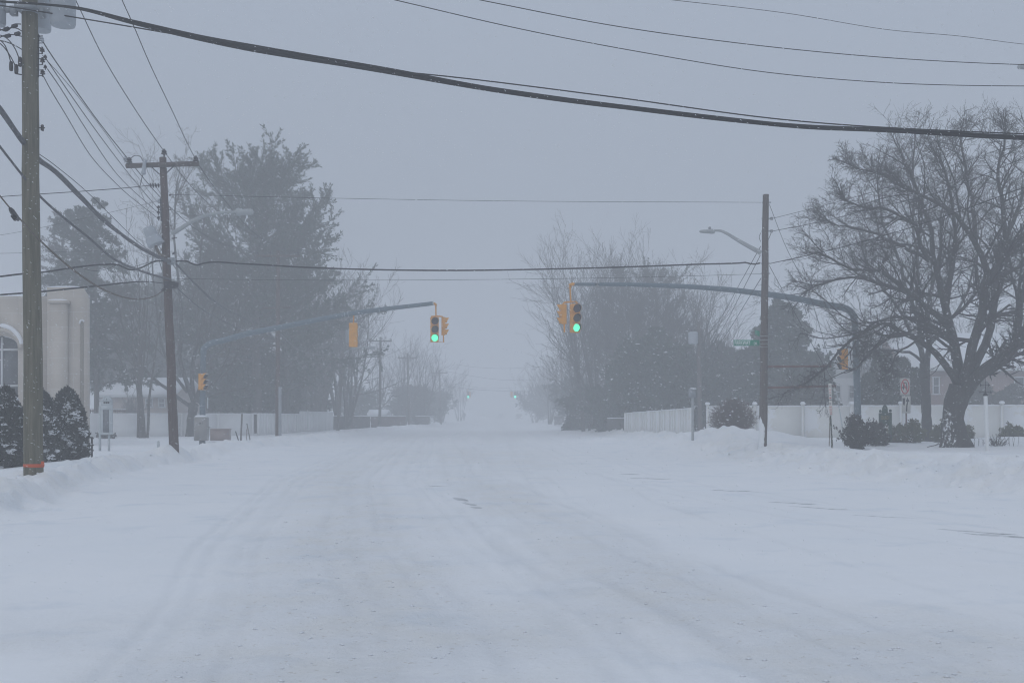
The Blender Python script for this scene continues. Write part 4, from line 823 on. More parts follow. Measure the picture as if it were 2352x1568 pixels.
# ---------------------------------------------------------------- fences
def wall_fence(name, x0, D0, x1, D1, ztop, label, matn, board=.15, thick=.05, zb=-.2, group=None, gap=.0, ragged=0.0, posts=None, postname='post', cap=False, rail=False):
    p0 = np.array([(x0 - CX) / F * D0, D0]); p1 = np.array([(x1 - CX) / F * D1, D1]); L_ = np.linalg.norm(p1 - p0); d = (p1 - p0) / L_; nrm = np.array([-d[1], d[0]])
    n = max(1, int(L_ / board)); g = np.random.default_rng(int(x0 + D0)); rz = math.atan2(d[1], d[0])
    t = thing(name, (p0[0], p0[1], 0), label, 'fence', group)
    b = MB()
    for i in range(n):
        c = p0 + d * (i + .5) * board; h = (ztop if np.isscalar(ztop) else np.interp(i / n, [0, 1], ztop)) + (g.random() - .5) * ragged * 2
        off = (i % 2) * (.008 if board > 1 else .03)
        b.box((c[0] + nrm[0] * off, c[1] + nrm[1] * off, (h + zb) / 2), (board - gap, thick, h - zb), rz=rz)
    b.build('panel', matn, t, smooth=False)
    if posts:
        for u in np.arange(0, L_ + .01, posts):
            c = p0 + d * u - nrm * .0; h = (ztop if np.isscalar(ztop) else np.interp(u / L_, [0, 1], ztop)) + .04
            pb = MB(); pb.box((c[0], c[1], (h + zb) / 2), (.13, .14, h - zb), rz=rz)
            if cap: pb.box((c[0], c[1], h + .02), (.17, .18, .04), rz=rz); pb.lathe([(.1, 0), (.07, .04), (.01, .06)], (c[0], c[1], h + .04), k=8)
            po = pb.build(postname, matn, t, smooth=False)
            if cap:
                sb = MB(); snowcap(sb, (c[0], c[1], h + .06), (.26, .26, .13)); sb.build('snow_cap', 'snow', po)
    if rail:
        rb = MB()
        for zz in rail: 
            a = np.array([*(p0 - nrm * .03), zz]); c = np.array([*(p1 - nrm * .03), zz]); rb.tube([a, c], .05, 4)
        rb.build('rail', matn, t, smooth=False)
    # snow along the top
    sb = MB(); k = 80; u = np.linspace(0, L_, k); hh = np.interp(u / L_, [0, 1], [ztop, ztop] if np.isscalar(ztop) else ztop)
    P = np.stack([p0[0] + d[0] * u, p0[1] + d[1] * u, hh + .01 + ragged * .3], 1); sb.tube(P, .025 + .02 * g.random(k), 6); sb.build('snow_line', 'snow', t)
    return t
wall_fence('panel_fence', 40, 60, 593, 70, 1.6, 'flat white panel fence running behind the notice board and the left mast', 'vinyl_left', 2.4, .05, gap=.004, posts=2.4)
wall_fence('board_fence', 593, 70, 690, 80, (1.6, 1.55), 'white board fence with ragged snow on top between stake and conduit pole', 'vinyl_left', .3, .04, gap=.02, ragged=.03, posts=2.4)
wall_fence('board_fence', 690, 80, 765, 93, (1.75, 1.72), 'taller pale white board fence at the left end of the hazy dark fence', 'vinyl_left', .3, .04, gap=.02, ragged=.02, posts=2.4)
wall_fence('dark_fence', 766, 93.5, 851, 108, (1.4, 1.35), 'dull grey board fence right of the leaning pole foot', 'brown_fence', .2, .04, ragged=.05)
wall_fence('dark_fence', 852, 108, 932, 124, (1.35, 1.3), 'reddish brown board fence before the far bare trees', 'red_fence', .2, .04, ragged=.03)
wall_fence('dark_fence', 955, 128, 987, 138, (1.3, 1.3), 'faint far fence piece right of the reddish boards', 'brown_fence', .25, .04, ragged=.05)
wall_fence('picket_fence', 205, 75, 290, 75.6, 1.92, 'brown picket fence top showing above the white panel fence', 'wood_rail', .16, .03, gap=.08, ragged=.03, rail=(1.8,))
wall_fence('vinyl_fence', 1625, 56.5, 2480, 53.5, (1.98, 2.02), 'long smooth white vinyl fence with capped posts behind the right trees', 'vinyl', 2.4, .05, gap=.004, posts=2.4, cap=True)
wall_fence('board_fence', 1436, 75, 1594, 57.5, (1.62, 1.88), 'scalloped white board fence left of the small grey box', 'vinyl', .3, .04, gap=.02, ragged=.03, posts=2.4)
wall_fence('dark_fence', 1300, 118, 1435, 75.8, (1.1, 1.25), 'dark board fence overgrown by vines left of the scalloped white fence', 'brown_fence', .2, .04, ragged=.12)
wall_fence('picket_fence', 1273, 135, 1291, 130, 1.35, 'short faint picket fence at the foot of the far right pole', 'stake', .35, .05, gap=.2, ragged=.05, rail=(1.1,))
# little hoop garden fence
gf = thing('garden_edging', at(2240, 1020, 39), 'low wire garden edging poking from the snow right of the big tree', 'garden edging')
b = MB(); xs = np.linspace(2228, 2338, 12)
for i in range(11):
    xa, xb = xs[i], xs[i + 1]; ym = 1004 + 6 * math.sin(i * .5); b.tube(spline([at(xa, 1024, 39), at(xa, ym + 2, 39), at((xa + xb) / 2, ym - 3, 39), at(xb, ym + 2, 39), at(xb, 1024, 39)], 9), .0055, 4)
b.build('hoops', 'twig', gf)

# ---------------------------------------------------------------- buildings
def church():
    D = 47.0; t = thing('church', at(150, 1000, D), 'tan cast-stone church with a tall arched window and snow-lined ledges', 'church')
    z0 = -.2
    b = MB(); a0 = at(-420, 680, D); a1 = at(112, 680, D)
    wx0, wx1 = at(-46, 0, D)[0], at(41, 0, D)[0]; wz0 = at(0, 935, D)[2]; zt = a0[2]
    # main wall around an arched opening
    cxw = (wx0 + wx1) / 2; hw = (wx1 - wx0) / 2; spring = at(0, 797, D)[2]; rise = at(0, 770, D)[2] - spring
    def wallbox(x0, x1, za, zb, dep=3.0, yy=D): b.box(((x0 + x1) / 2, yy + dep / 2, (za + zb) / 2), (x1 - x0, dep, zb - za))
    wallbox(a0[0], wx0, z0, zt); wallbox(wx1, a1[0], z0, zt)
    arc = [(cxw + hw * math.cos(a), D, spring + rise * math.sin(a)) for a in np.linspace(0, math.pi, 17)]
    b.prism([(wx1, D, zt)] + arc + [(wx0, D, zt)], (0, 3, 0)); wallbox(wx0, wx1, z0, wz0)
    # corner block with slanted shoulder
    b.prism([at(108, 660, 46.4), at(187, 660, 46.4), at(200, 683, 46.4), (at(200, 0, 46.4)[0], 46.4, z0), (at(108, 0, 46.4)[0], 46.4, z0)], (0, .3, 0))
    b.build('wall', 'stone', t, smooth=False)
    b = MB(); p = at(113, 696, 46.0); q = at(150, 696, 46.0); b.box(((p[0] + q[0]) / 2, 46.2, (p[2] + z0) / 2), (q[0] - p[0], .4, p[2] - z0)); b.box(((p[0] + q[0]) / 2, 46.17, p[2] + .06), (q[0] - p[0] + .14, .46, .12))
    p2 = at(176, 760, 46.25); q2 = at(201, 760, 46.25)
    pil = b.build('pilaster', 'stone', t, smooth=False)
    b = MB(); snowcap(b, ((p[0] + q[0]) / 2, 46.15, p[2] + .12), (q[0] - p[0] + .1, .42, .06)); b.build('snow_cap', 'snow', pil)
    b = MB(); snowcap(b, ((at(108, 0, 46.5)[0] + at(187, 0, 46.5)[0]) / 2, 46.8, at(0, 660, 46.5)[2] + .01), (px(79, 46.5), .7, .07)); snowcap(b, ((a0[0] + a1[0]) / 2, D + .4, zt), (a1[0] - a0[0], .8, .08))
    b.build('snow_cap', 'snow', t)
    # window
    win = MB(); win.prism([(x, D + .35, z) for x, _, z in arc] + [(wx0, D + .35, wz0), (wx1, D + .35, wz0)], (0, .05, 0)); w = win.build('window', 'glass', t, smooth=False)
    fb = MB()
    for y in (802, 885): c = at(0, y, D); fb.box((cxw, D + .3, c[2]), (2 * hw, .08, .09))
    fb.box((cxw, D + .29, (wz0 + spring + rise * .9) / 2), (.08, .08, spring + rise * .9 - wz0))
    P = [(x * 1.0, D + .3, z) for x, _, z in arc]; fb.tube([(wx1, D + .3, wz0)] + P + [(wx0, D + .3, wz0)], .06, 6); fb.build('frame', 'siding_white', w, smooth=False)
    hb = MB(); P = np.array([(cxw + (hw + .14) * math.cos(a), D - .04, spring - .05 + (rise + .3) * math.sin(a)) for a in np.linspace(.0, math.pi, 21)]); hb.tube(P, .13, 4); hood = hb.build('hood_mould', 'stone', t, smooth=False)
    sb = MB(); P = np.array([(cxw + (hw + .16) * math.cos(a), D - .05, spring + .08 + (rise + .35) * math.sin(a)) for a in np.linspace(.05, math.pi - .05, 21)]); sb.tube(P, .1, 8); sb.build('snow_cap', 'snow', hood)
    # narrow blind arch on the corner block
    nb_ = MB(); y0 = 46.39; cx_ = at(189, 0, 46.4)[0]; hw2 = .07; zs = at(0, 745, 46.4)[2]
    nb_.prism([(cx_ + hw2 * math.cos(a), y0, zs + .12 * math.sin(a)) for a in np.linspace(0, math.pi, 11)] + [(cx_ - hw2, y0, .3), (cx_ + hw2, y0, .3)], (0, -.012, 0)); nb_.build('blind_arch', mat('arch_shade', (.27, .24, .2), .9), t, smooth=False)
    ns = MB(); ns.tube([(cx_ + (hw2 + .03) * math.cos(a), y0 - .03, zs + .03 + .16 * math.sin(a)) for a in np.linspace(.6, math.pi, 9)], .035, 6); ns.build('snow_cap', 'snow', t)
    0 and sb.box((at(154, 0, 46.4)[0], 46.36, 1.0 + at(0, 722, 46.4)[2] / 2), (px(9, 46), .06, 2))
church()

def house(name, x0, x1, yeave, ybase, D, depth, roofrise, matw, label, wins=(), over=.4, ridge='x', gablex=None):
    a = at(x0, yeave, D); c = at(x1, ybase, D); z0 = -.3; ze = a[2]; X0, X1 = a[0], c[0]
    t = thing(name, ((X0 + X1) / 2, D, 0), label, 'house')
    b = MB(); b.box(((X0 + X1) / 2, D + depth / 2, (ze + z0) / 2), (X1 - X0, depth, ze - z0))
    if ridge == 'y': b.prism([(X0, D, ze), (X1, D, ze), ((X0 + X1) / 2, D, ze + roofrise)], (0, depth, 0))
    b.build('wall', matw, t, smooth=False)
    r = MB()
    if ridge == 'x':
        V = [(X0 - over, D - over, ze - .1), (X1 + over, D - over, ze - .1), (X1 + over, D + depth / 2, ze + roofrise), (X0 - over, D + depth / 2, ze + roofrise), (X0 - over, D + depth + over, ze - .1), (X1 + over, D + depth + over, ze - .1)]
        Vt = [(x, y, z + .22) for x, y, z in V]; r.add(V + Vt, [[0, 1, 2, 3], [3, 2, 5, 4], [6, 9, 8, 7], [9, 10, 11, 8], [0, 6, 7, 1], [5, 11, 10, 4]]); r.f.append((np.array([[0, 3, 9, 6], [3, 4, 10, 9], [1, 7, 8, 2], [2, 8, 11, 5]]) + r.n - 12, 0))
        fas = MB(); fas.box(((X0 + X1) / 2, D - over - .02, ze - .08), (X1 - X0 + 2 * over, .04, .2)); fas.build('fascia', 'siding_white', t, smooth=False)
        for xe in (X0, X1): w_ = MB(); w_.prism([(xe, D, ze), (xe, D + depth, ze), (xe, D + depth / 2, ze + roofrise)], ((.06 if xe == X0 else -.06), 0, 0)); w_.build('gable', matw, t, smooth=False)
    else:
        xm = (X0 + X1) / 2; V = [(X0 - over, D - over, ze - .2), (xm, D - over, ze + roofrise + .05), (X1 + over, D - over, ze - .2)]; Vt = [(x, y, z + .2) for x, y, z in V]
        r.prism([V[0], V[1], V[2], Vt[2], Vt[1], Vt[0]], (0, depth + 2 * over, 0))
    r.build('snowy_roof', 'snow', t, smooth=False)
    for (wx0_, wx1_, wy0, wy1) in wins:
        p = at(wx0_, wy0, D - .03); q = at(wx1_, wy1, D - .03)
        wb = MB(); wb.box(((p[0] + q[0]) / 2, D - .01, (p[2] + q[2]) / 2), (q[0] - p[0], .06, p[2] - q[2])); w = wb.build('window', 'glass', t, smooth=False)
        fr = MB()
        for (cx_, cz, sx, sz) in (((p[0] + q[0]) / 2, p[2], q[0] - p[0] + .16, .08), ((p[0] + q[0]) / 2, q[2], q[0] - p[0] + .2, .1), (p[0], (p[2] + q[2]) / 2, .08, p[2] - q[2]), (q[0], (p[2] + q[2]) / 2, .08, p[2] - q[2]), ((p[0] + q[0]) / 2, (p[2] + q[2]) / 2, q[0] - p[0], .05)):
            fr.box((cx_, D - .05, cz), (sx, .05, sz))
        fr.build('frame', 'siding_white', w, smooth=False)
    return t
house('house', 232, 392, 907, 950, 88, 9, 1.35, 'siding', 'low tan house with a snowy roof behind the left white fence', ((335, 350, 915, 935), (365, 378, 915, 935)))
house('house', 2090, 2440, 846, 935, 76, 9, 2.6, 'brick', 'red brick house with a broad snowy roof behind the big bare tree', ((2143, 2157, 866, 905), (2330, 2352, 866, 905)))
house('house', 1895, 1990, 868, 935, 84, 8, 2.4, 'siding_white', 'white house with a snowy front gable left of the arborvitae clump', ((1918, 1930, 885, 915), (1950, 1962, 885, 915)), ridge='y')
house('house', 1985, 2110, 838, 935, 95, 8, 3.2, 'siding_white', 'pale house with a tall snowy roof behind the arborvitae clump', ((2090, 2100, 850, 870),))
house('shed', 852, 880, 952, 975, 119, 4, .35, 'brown_fence', 'low shed with a snow-covered roof behind the reddish fence')

# ---------------------------------------------------------------- vegetation
def norm(a): return a / (np.linalg.norm(a, axis=-1, keepdims=True) + 1e-9)
def grow(P0, D0, L_, n, wob, up, g):
    N = len(P0); P = np.zeros((N, n, 3)); P[:, 0] = P0; d = norm(D0.copy()); st = (L_ / (n - 1))[:, None]
    for i in range(1, n):
        d = norm(d + g.normal(0, wob, (N, 3)) + np.array([0, 0, 1.]) * (up if np.isscalar(up) else up[:, None])); P[:, i] = P[:, i - 1] + d * st
    return P
def spawn(P, Rr, m, t0, t1, ang, asd, lr, n, wob, up, g, rr=.55, rmin=.004, tshape=.5, lsd=.25, minL=0):
    N, k, _ = P.shape; t = (np.arange(m)[None, :] + g.random((N, m))) / m * (t1 - t0) + t0; f = t * (k - 1); i = np.minimum(f.astype(int), k - 2); w = (f - i)[..., None]
    ar = np.arange(N)[:, None]; A = P[ar, i]; B = P[ar, i + 1]; p = (A * (1 - w) + B * w).reshape(-1, 3); d = norm(B - A).reshape(-1, 3)
    r0 = (Rr[ar, i] * (1 - w[..., 0]) + Rr[ar, i + 1] * w[..., 0]).reshape(-1)
    plen = np.linalg.norm(np.diff(P, axis=1), axis=2).sum(1); L_ = (plen[:, None] * lr * (1 - tshape * t) * np.clip(1 + g.normal(0, lsd, (N, m)), .3, 2)).reshape(-1)
    L_ = np.maximum(L_, minL)
    rnd = g.normal(0, 1, p.shape); perp = norm(rnd - (rnd * d).sum(1, keepdims=True) * d); a = R(ang) + g.normal(0, R(asd), len(p))
    dd = d * np.cos(a)[:, None] + perp * np.sin(a)[:, None]
    Q = grow(p, dd, L_, n, wob, up, g); rs = np.maximum(r0 * rr, rmin); RR = rs[:, None] * np.linspace(1, .45, n)[None] ; RR = np.maximum(RR, rmin * .8)
    return Q, RR
def tufts(b, P, dirs, size, k, width, g, spread=.8, mi=0):
    N = len(P); P = np.repeat(P, k, 0); d = norm(np.repeat(dirs, k, 0) + g.normal(0, spread, (N * k, 3))); s = size * (.6 + .8 * g.random(N * k))
    side = norm(np.cross(d, g.normal(0, 1, d.shape))) * width * (.6 + .8 * g.random((N * k, 1)))
    base = P + g.normal(0, size * .18, P.shape); tip = base + d * s[:, None]; mid = base + d * s[:, None] * .55
    V = np.stack([base, mid + side, tip, mid - side], 1).reshape(-1, 3); b.add(V, np.arange(len(V)).reshape(-1, 4), mi)
def lumps(b, P, r, g, mi=0, flat=.5):
    v, f = icos(g, len(P), P[:, 0], P[:, 1], P[:, 2], r, flat); b.add(v, f, mi)

def tree_thing(name, base, label, group=None): return thing(name, base, label, 'tree', group)
def gbase(x, D, sink=.1): 
    X = (x - CX) / F * D; return np.array([X, D, gz1(X, D) - sink])

GB = 'bare winter trees'
def bare_tree(x, D, ytop, label, seed, spread=.5, stems=1, dens=1.0, lean=0, matn='twig_far', rt=None, up=.10, fork=.25, n2=9, n3=7, n4=5, rtw=.009, name='bare_tree', wide=38, group=GB):
    g = np.random.default_rng(seed); bp = gbase(x, D, .3); H = ((HY - ytop) / F * D + EYE - bp[2]) * .87; r0 = rt or H * .016
    t = tree_thing(name, bp, label, group)
    if stems == 1:
        TP = grow(bp[None], np.array([[lean, 0, 1.]]), np.array([H * fork]), 5, .03, .05, g); TR = np.linspace(r0 * 1.25, r0, 5)[None]
        tip = TP[0, -1]
        m = 6; az = np.arange(m) * 2 * math.pi / m + g.random(m) * .8; tl = R(12) + g.random(m) * R(wide); dd = np.stack([np.cos(az) * np.sin(tl) + lean, np.sin(az) * np.sin(tl), np.cos(tl)], 1)
        LP = grow(np.repeat(tip[None], m, 0), dd, H * (1 - fork) * (1.02 - .18 * g.random(m)), 9, .07, up, g); LR = r0 * .62 * np.linspace(1, .18, 9)[None] * (.7 + .4 * g.random((m, 1)))
    else:
        TP = None; m = stems; az = g.random(m) * 2 * math.pi; tl = g.random(m) * R(wide * .7); dd = np.stack([np.cos(az) * np.sin(tl) + lean, np.sin(az) * np.sin(tl), np.cos(tl)], 1)
        LP = grow(bp[None] + np.stack([np.cos(az), np.sin(az), az * 0], 1) * H * .03, dd, H * (1.0 - .25 * g.random(m)), 10, .045, up, g); LR = r0 * .6 * np.linspace(1, .15, 10)[None] * (.7 + .5 * g.random((m, 1)))
    b = MB()
    if TP is not None: b.tubes(TP, TR, 8)
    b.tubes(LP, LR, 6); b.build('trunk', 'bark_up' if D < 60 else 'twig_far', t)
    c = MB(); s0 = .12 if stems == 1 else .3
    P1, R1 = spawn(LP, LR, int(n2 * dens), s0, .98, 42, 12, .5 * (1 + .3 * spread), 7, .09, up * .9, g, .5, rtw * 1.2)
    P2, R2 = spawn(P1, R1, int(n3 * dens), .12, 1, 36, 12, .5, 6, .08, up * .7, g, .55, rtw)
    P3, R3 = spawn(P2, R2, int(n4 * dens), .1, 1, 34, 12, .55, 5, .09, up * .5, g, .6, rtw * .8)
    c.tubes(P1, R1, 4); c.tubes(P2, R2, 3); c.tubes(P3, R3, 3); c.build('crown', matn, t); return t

GE = 'evergreen trees'
def conifer(x, D, ytop, label, seed, rad, boughs=70, shape='cone', t0=.12, droop=-.05, tuft=.28, k=5, dens=1., matn='needle', snowy=0.0, side=0., width=.05, name='spruce_tree', rt=None, ang=75, crownbase=None, tuftsnow=0, sub=9, spread=.8, wob=.05):
    g = np.random.default_rng(seed); bp = gbase(x, D, .3); H = (HY - ytop) / F * D + EYE - bp[2]; t = tree_thing(name, bp, label, GE); r0 = rt or H * .013
    if shape == 'pine': H -= rad * .52
    if shape == 'round': H -= rad * .25
    TP = grow(bp[None], np.array([[0, 0, 1.]]), np.array([H]), 12, .012, .03, g); TR = np.linspace(r0, r0 * .12, 12)[None]
    b = MB(); b.tubes(TP, TR, 8)
    u = np.sort(t0 + (1 - t0) * g.random(boughs) ** .9 * .995); f = u * 11; i = np.minimum(f.astype(int), 10); p = TP[0, i] + (TP[0, i + 1] - TP[0, i]) * (f - i)[:, None]
    s = (u - t0) / (1 - t0)
    if shape == 'cone': L_ = (rad * (1 - s) ** .8 + .12 * rad) * (.85 + .3 * (vnoise(s * 7, s * 0, seed) + .5))
    elif shape == 'pine': L_ = rad * np.sqrt(np.clip(1 - ((s - .3) / .78) ** 2, .03, 1)) * (.7 + .6 * (vnoise(s * 6, s * 0, seed) + .5))
    else: L_ = rad * np.clip(np.sin(np.pi * (s * .8 + .2)), .12, 1)
    az = g.random(boughs) * 2 * math.pi; L_ = L_ * (.65 + .55 * g.random(boughs)) * (1 + side * np.cos(az)); el = R(90 - ang) * (1 + (s if shape != 'cone' else .6 * s)) if shape != 'pine' else R(4) + s * R(44) 
    dd = np.stack([np.cos(az) * np.cos(el), np.sin(az) * np.cos(el), np.sin(el)], 1)
    BP = grow(p, dd, L_, 7, wob, droop, g); BR = (r0 * .22 * (1 - .7 * s))[:, None] * np.linspace(1, .25, 7)[None] + .008
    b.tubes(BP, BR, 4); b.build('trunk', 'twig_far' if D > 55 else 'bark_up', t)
    c = MB(); S, SR = spawn(BP, BR, int(sub * dens), .2 if shape == 'round' else .3, 1, 44, 12, .42 if shape == 'round' else .32, 4 if shape == 'round' else 7, .08, -droop * .3 if droop < 0 else droop, g, .4, .008)
    c.tubes(S, SR, 3, mi=0)
    pts = S[:, 1:, :].reshape(-1, 3); dr = norm(S[:, 1:, :] - S[:, :-1, :]).reshape(-1, 3); tufts(c, pts, dr, tuft, k, width, g, spread)
    pts2 = BP[:, 3:, :].reshape(-1, 3); dr2 = norm(BP[:, 3:, :] - BP[:, 2:-1, :]).reshape(-1, 3); tufts(c, pts2, dr2, tuft, k, width, g, spread)
    if snowy:
        sel = pts[g.random(len(pts)) < snowy]; lumps(c, sel + np.array([0, 0, .06]), .08 + .16 * g.random(len(sel)) ** 2, g, 1, .55)
    c.build('crown', [matn, 'snow'], t); return t

# -- left side trees
conifer(222, 68, 455, 'tall ragged spruce with a forked top beside the church', 1, 3.5, 92, tuft=.2, k=8, width=.034, dens=1.3, t0=.22, droop=-.09, snowy=.02, spread=.6)
conifer(181, 71, 480, 'second spruce just left of the forked one', 2, 2.8, 66, tuft=.2, k=8, width=.034, dens=1.3, t0=.3, droop=-.09, spread=.6)
conifer(138, 75, 490, 'thin open larch behind the greenish pole', 3, 3.4, 80, tuft=.16, k=3, width=.02, t0=.2, droop=.02, name='larch_tree', matn='twig_far')
conifer(590, 76, 350, 'tallest white pine rising over the left side', 4, 5.5, 92, 'pine', .3, .05, .24, 9, 1.4, 'needle', 0, .0, .034, 'pine_tree', .42, 62, sub=12, wob=.08, spread=.5)
conifer(655, 80, 505, 'broad white pine leaning out to the right of the tallest pine', 5, 5.6, 62, 'pine', .25, .03, .24, 9, 1.3, 'needle', 0, .35, .034, 'pine_tree', .38, 66, sub=12, wob=.08, spread=.5)
conifer(480, 78, 560, 'shorter pine left of the tallest white pine', 6, 4.0, 60, 'pine', .3, .03, .24, 9, 1.2, 'needle', 0, 0, .034, 'pine_tree', .3, 66, wob=.08, spread=.5)
for i, (x, yt, rd, lab) in enumerate(((535, 838, 1.9, 'dark yew mass nearest the left mast above the fence'), (590, 800, 2.2, 'dark evergreen behind the ragged white fence, tallest of the low ones'), (650, 822, 2.1, 'dark evergreen rising behind the conduit pole'), (712, 842, 2.0, 'rightmost of the low evergreens behind the white fence'))):
    conifer(x, (76, 78, 86, 97)[i], yt, lab, 20 + i, rd, 80, 'round', .12, .03, .32, 8, 1.2, 'needle', .012, 0, .07, 'cedar_tree', .12, 60)
# maple with hand laid leaders
def laid_tree(base_px, D, trunk, limbs, label, seed, name='bare_tree', fine=1.0, matb='bark', n1=9, n2=7, n3=6, n4=4, lr1=.42, rt=.007, up1=.05, keepout=(1895, 1960, 780, 875)):
    g = np.random.default_rng(seed); bp = gbase(base_px, D, .3); t = tree_thing(name, bp, label, GB)
    tp = [np.array([bp[0], bp[1], bp[2]])] + [at(x, y, D) for x, y, r in trunk]; rr = [px(trunk[0][2] * 1.25, D)] + [px(r, D) for x, y, r in trunk]
    P = spline(np.array([[*p, r] for p, r in zip(tp, rr)]), 14)
    b = MB(); b.tube(P[:, :3], P[:, 3] * (1 + .05 * g.normal(0, 1, 14)), 18); LP = []; LR = []
    ds = []
    for lm in limbs:
        pts, r0, r1, dz = lm[:4]; ds.append(lm[4] if len(lm) > 4 else 1.)
        m = len(pts); q = np.array([[*at(x, y, D + dz * (i / (m - 1)) ** .8), r0 + (r1 * 1.35 - r0) * (i / (m - 1)) ** .85] for i, (x, y) in enumerate(pts)]); S = spline(q, 14)
        S[1:, :3] += g.normal(0, .025, (13, 3)); LP.append(S[:, :3]); LR.append(px(S[:, 3], D))
    LP = np.array(LP); LR = np.array(LR); b.tubes(LP, LR, 9); b.build('trunk', matb, t)
    c = MB()
    # arc-length independent number of side branches, denser towards tips
    P1, R1 = spawn(LP, LR, n1, .22, .99, 42, 14, lr1, 9, .10, up1, g, .5, rt * 1.6, .45, minL=.9)
    Pt, Rt = spawn(LP, LR, 4, .88, 1.0, 24, 10, .2, 9, .09, up1, g, .8, rt * 1.6, .2, minL=.7)
    kk = g.random(len(P1)) < np.repeat(ds, n1); P1, R1 = P1[kk], R1[kk]
    P1 = np.concatenate([P1, Pt]); R1 = np.concatenate([R1, Rt])
    P2, R2 = spawn(P1, R1, n2, .12, 1, 44, 12, .46, 7, .12, up1 * .6, g, .55, rt * 1.2, .3)
    if keepout:
        x0, x1, y0, y1 = keepout; q = P2[:, 3]; sx = CX + q[:, 0] / q[:, 1] * F; sy = HY - (q[:, 2] - EYE) / q[:, 1] * F
        kk = ~((sx > x0) & (sx < x1) & (sy > y0) & (sy < y1) & (g.random(len(q)) < .85)); P2, R2 = P2[kk], R2[kk]
    P3, R3 = spawn(P2, R2, n3, .1, 1, 44, 12, .5, 6, .12, up1 * .4, g, .6, rt * .85, .2)
    P4, R4 = spawn(P3, R3, n4, .15, 1, 40, 12, .55, 4, .08, up1 * .4, g, .7, rt * .65, .2)
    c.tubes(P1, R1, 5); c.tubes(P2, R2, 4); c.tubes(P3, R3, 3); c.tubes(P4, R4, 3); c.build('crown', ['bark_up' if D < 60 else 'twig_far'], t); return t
laid_tree(437, 66, [(437, 1003, 12), (440, 960, 10), (446, 925, 11)], [
    ([(446, 925), (430, 880), (415, 820), (418, 740), (410, 640), (400, 540), (405, 430)], 6, 1.2, -1),
    ([(447, 922), (440, 880), (446, 820), (462, 760), (470, 690), (460, 600), (470, 500)], 6, 1.2, 2),
    ([(452, 922), (466, 870), (480, 800), (484, 740), (500, 680), (505, 600)], 7, 1.5, 1),
    ([(455, 920), (490, 880), (515, 840), (530, 790), (545, 740), (550, 690)], 5, 1.2, -2),
    ([(440, 935), (400, 905), (360, 875), (325, 840), (300, 800), (280, 740), (270, 690)], 4.5, 1.2, -2),
    ([(430, 900), (395, 850), (370, 780), (360, 700), (350, 620), (360, 540)], 4, 1, 2),
    ([(455, 925), (500, 905), (540, 895), (590, 880)], 3.4, 1, 1)],
    'many-stemmed bare maple with snow in its forks, behind the left mast cabinet', 7, matb='bark_up', n1=7, n2=6, n3=5, n4=3, rt=.009, up1=.1)
bare_tree(325, 62, 500, 'thin sapling cluster left of the brown pole', 8, stems=6, dens=.6, rtw=.008, wide=18, up=.12)
bare_tree(722, 95, 600, 'vase-shaped bare tree whose twigs fan over the left arm', 9, stems=9, dens=1.1, rtw=.013, wide=24, up=.1, rt=.3)
bare_tree(790, 97, 622, 'vase-shaped bare tree at the right edge of the left grove', 10, stems=9, dens=1.1, rtw=.013, wide=22, up=.1, rt=.3)
bare_tree(690, 99, 680, 'bare tree in the gap between the pines and the vase-shaped trees', 14, stems=6, dens=1., rtw=.013, wide=24)
bare_tree(868, 128, 800, 'hazy rounded bare tree behind the level-arm pole', 11, dens=.8, rtw=0.009, wide=50)
bare_tree(925, 133, 752, 'hazy bare tree, tallest beyond the level-arm pole', 12, stems=7, dens=.8, rtw=0.009, wide=34)
bare_tree(968, 138, 775, 'hazy bare tree below the left green signal', 13, stems=7, dens=.8, rtw=0.009, wide=34)
bare_tree(1012, 175, 820, 'very faint bare tree beside the faintest pole', 15, stems=7, dens=.8, rtw=0.013, wide=36)
bare_tree(1055, 215, 855, 'faintest bare tree behind the far snow mound', 16, stems=7, dens=.8, rtw=0.018, wide=40)
conifer(820, 126, 880, 'low hazy evergreen behind the dull grey fence', 17, 2.8, 60, 'round', .05, .02, .5, 4, .7, 'needle_far', 0, 0, .06, 'cedar_tree')
conifer(940, 142, 880, 'low faint evergreen at the end of the reddish fence', 18, 3.5, 60, 'round', .05, .02, .6, 4, .7, 'needle_far', 0, 0, .07, 'cedar_tree')
conifer(985, 165, 895, 'faint low evergreen beside the faint far fence', 181, 4.0, 60, 'round', .05, .02, .7, 4, .7, 'needle_far', 0, 0, .08, 'cedar_tree')
conifer(300, 96, 640, 'hazy evergreen behind the low tan house, left one', 30, 4.2, 90, 'round', .06, .02, .5, 7, 1.1, 'needle_far', 0, 0, .1, 'cedar_tree')
conifer(385, 100, 610, 'hazy evergreen behind the low tan house, right one', 31, 4.4, 90, 'round', .06, .02, .5, 7, 1.1, 'needle_far', 0, 0, .1, 'cedar_tree')
conifer(455, 104, 640, 'hazy evergreen behind the many-stemmed maple', 32, 4.0, 90, 'round', .06, .02, .5, 7, 1.1, 'needle_far', 0, 0, .1, 'cedar_tree')
bare_tree(45, 90, 668, 'faint bare treetop above the church roof', 33, dens=.8, rtw=.015, wide=50)
bare_tree(250, 92, 600, 'hazy bare tree between the spruces and the tan house', 34, dens=.9, rtw=.013, wide=44)
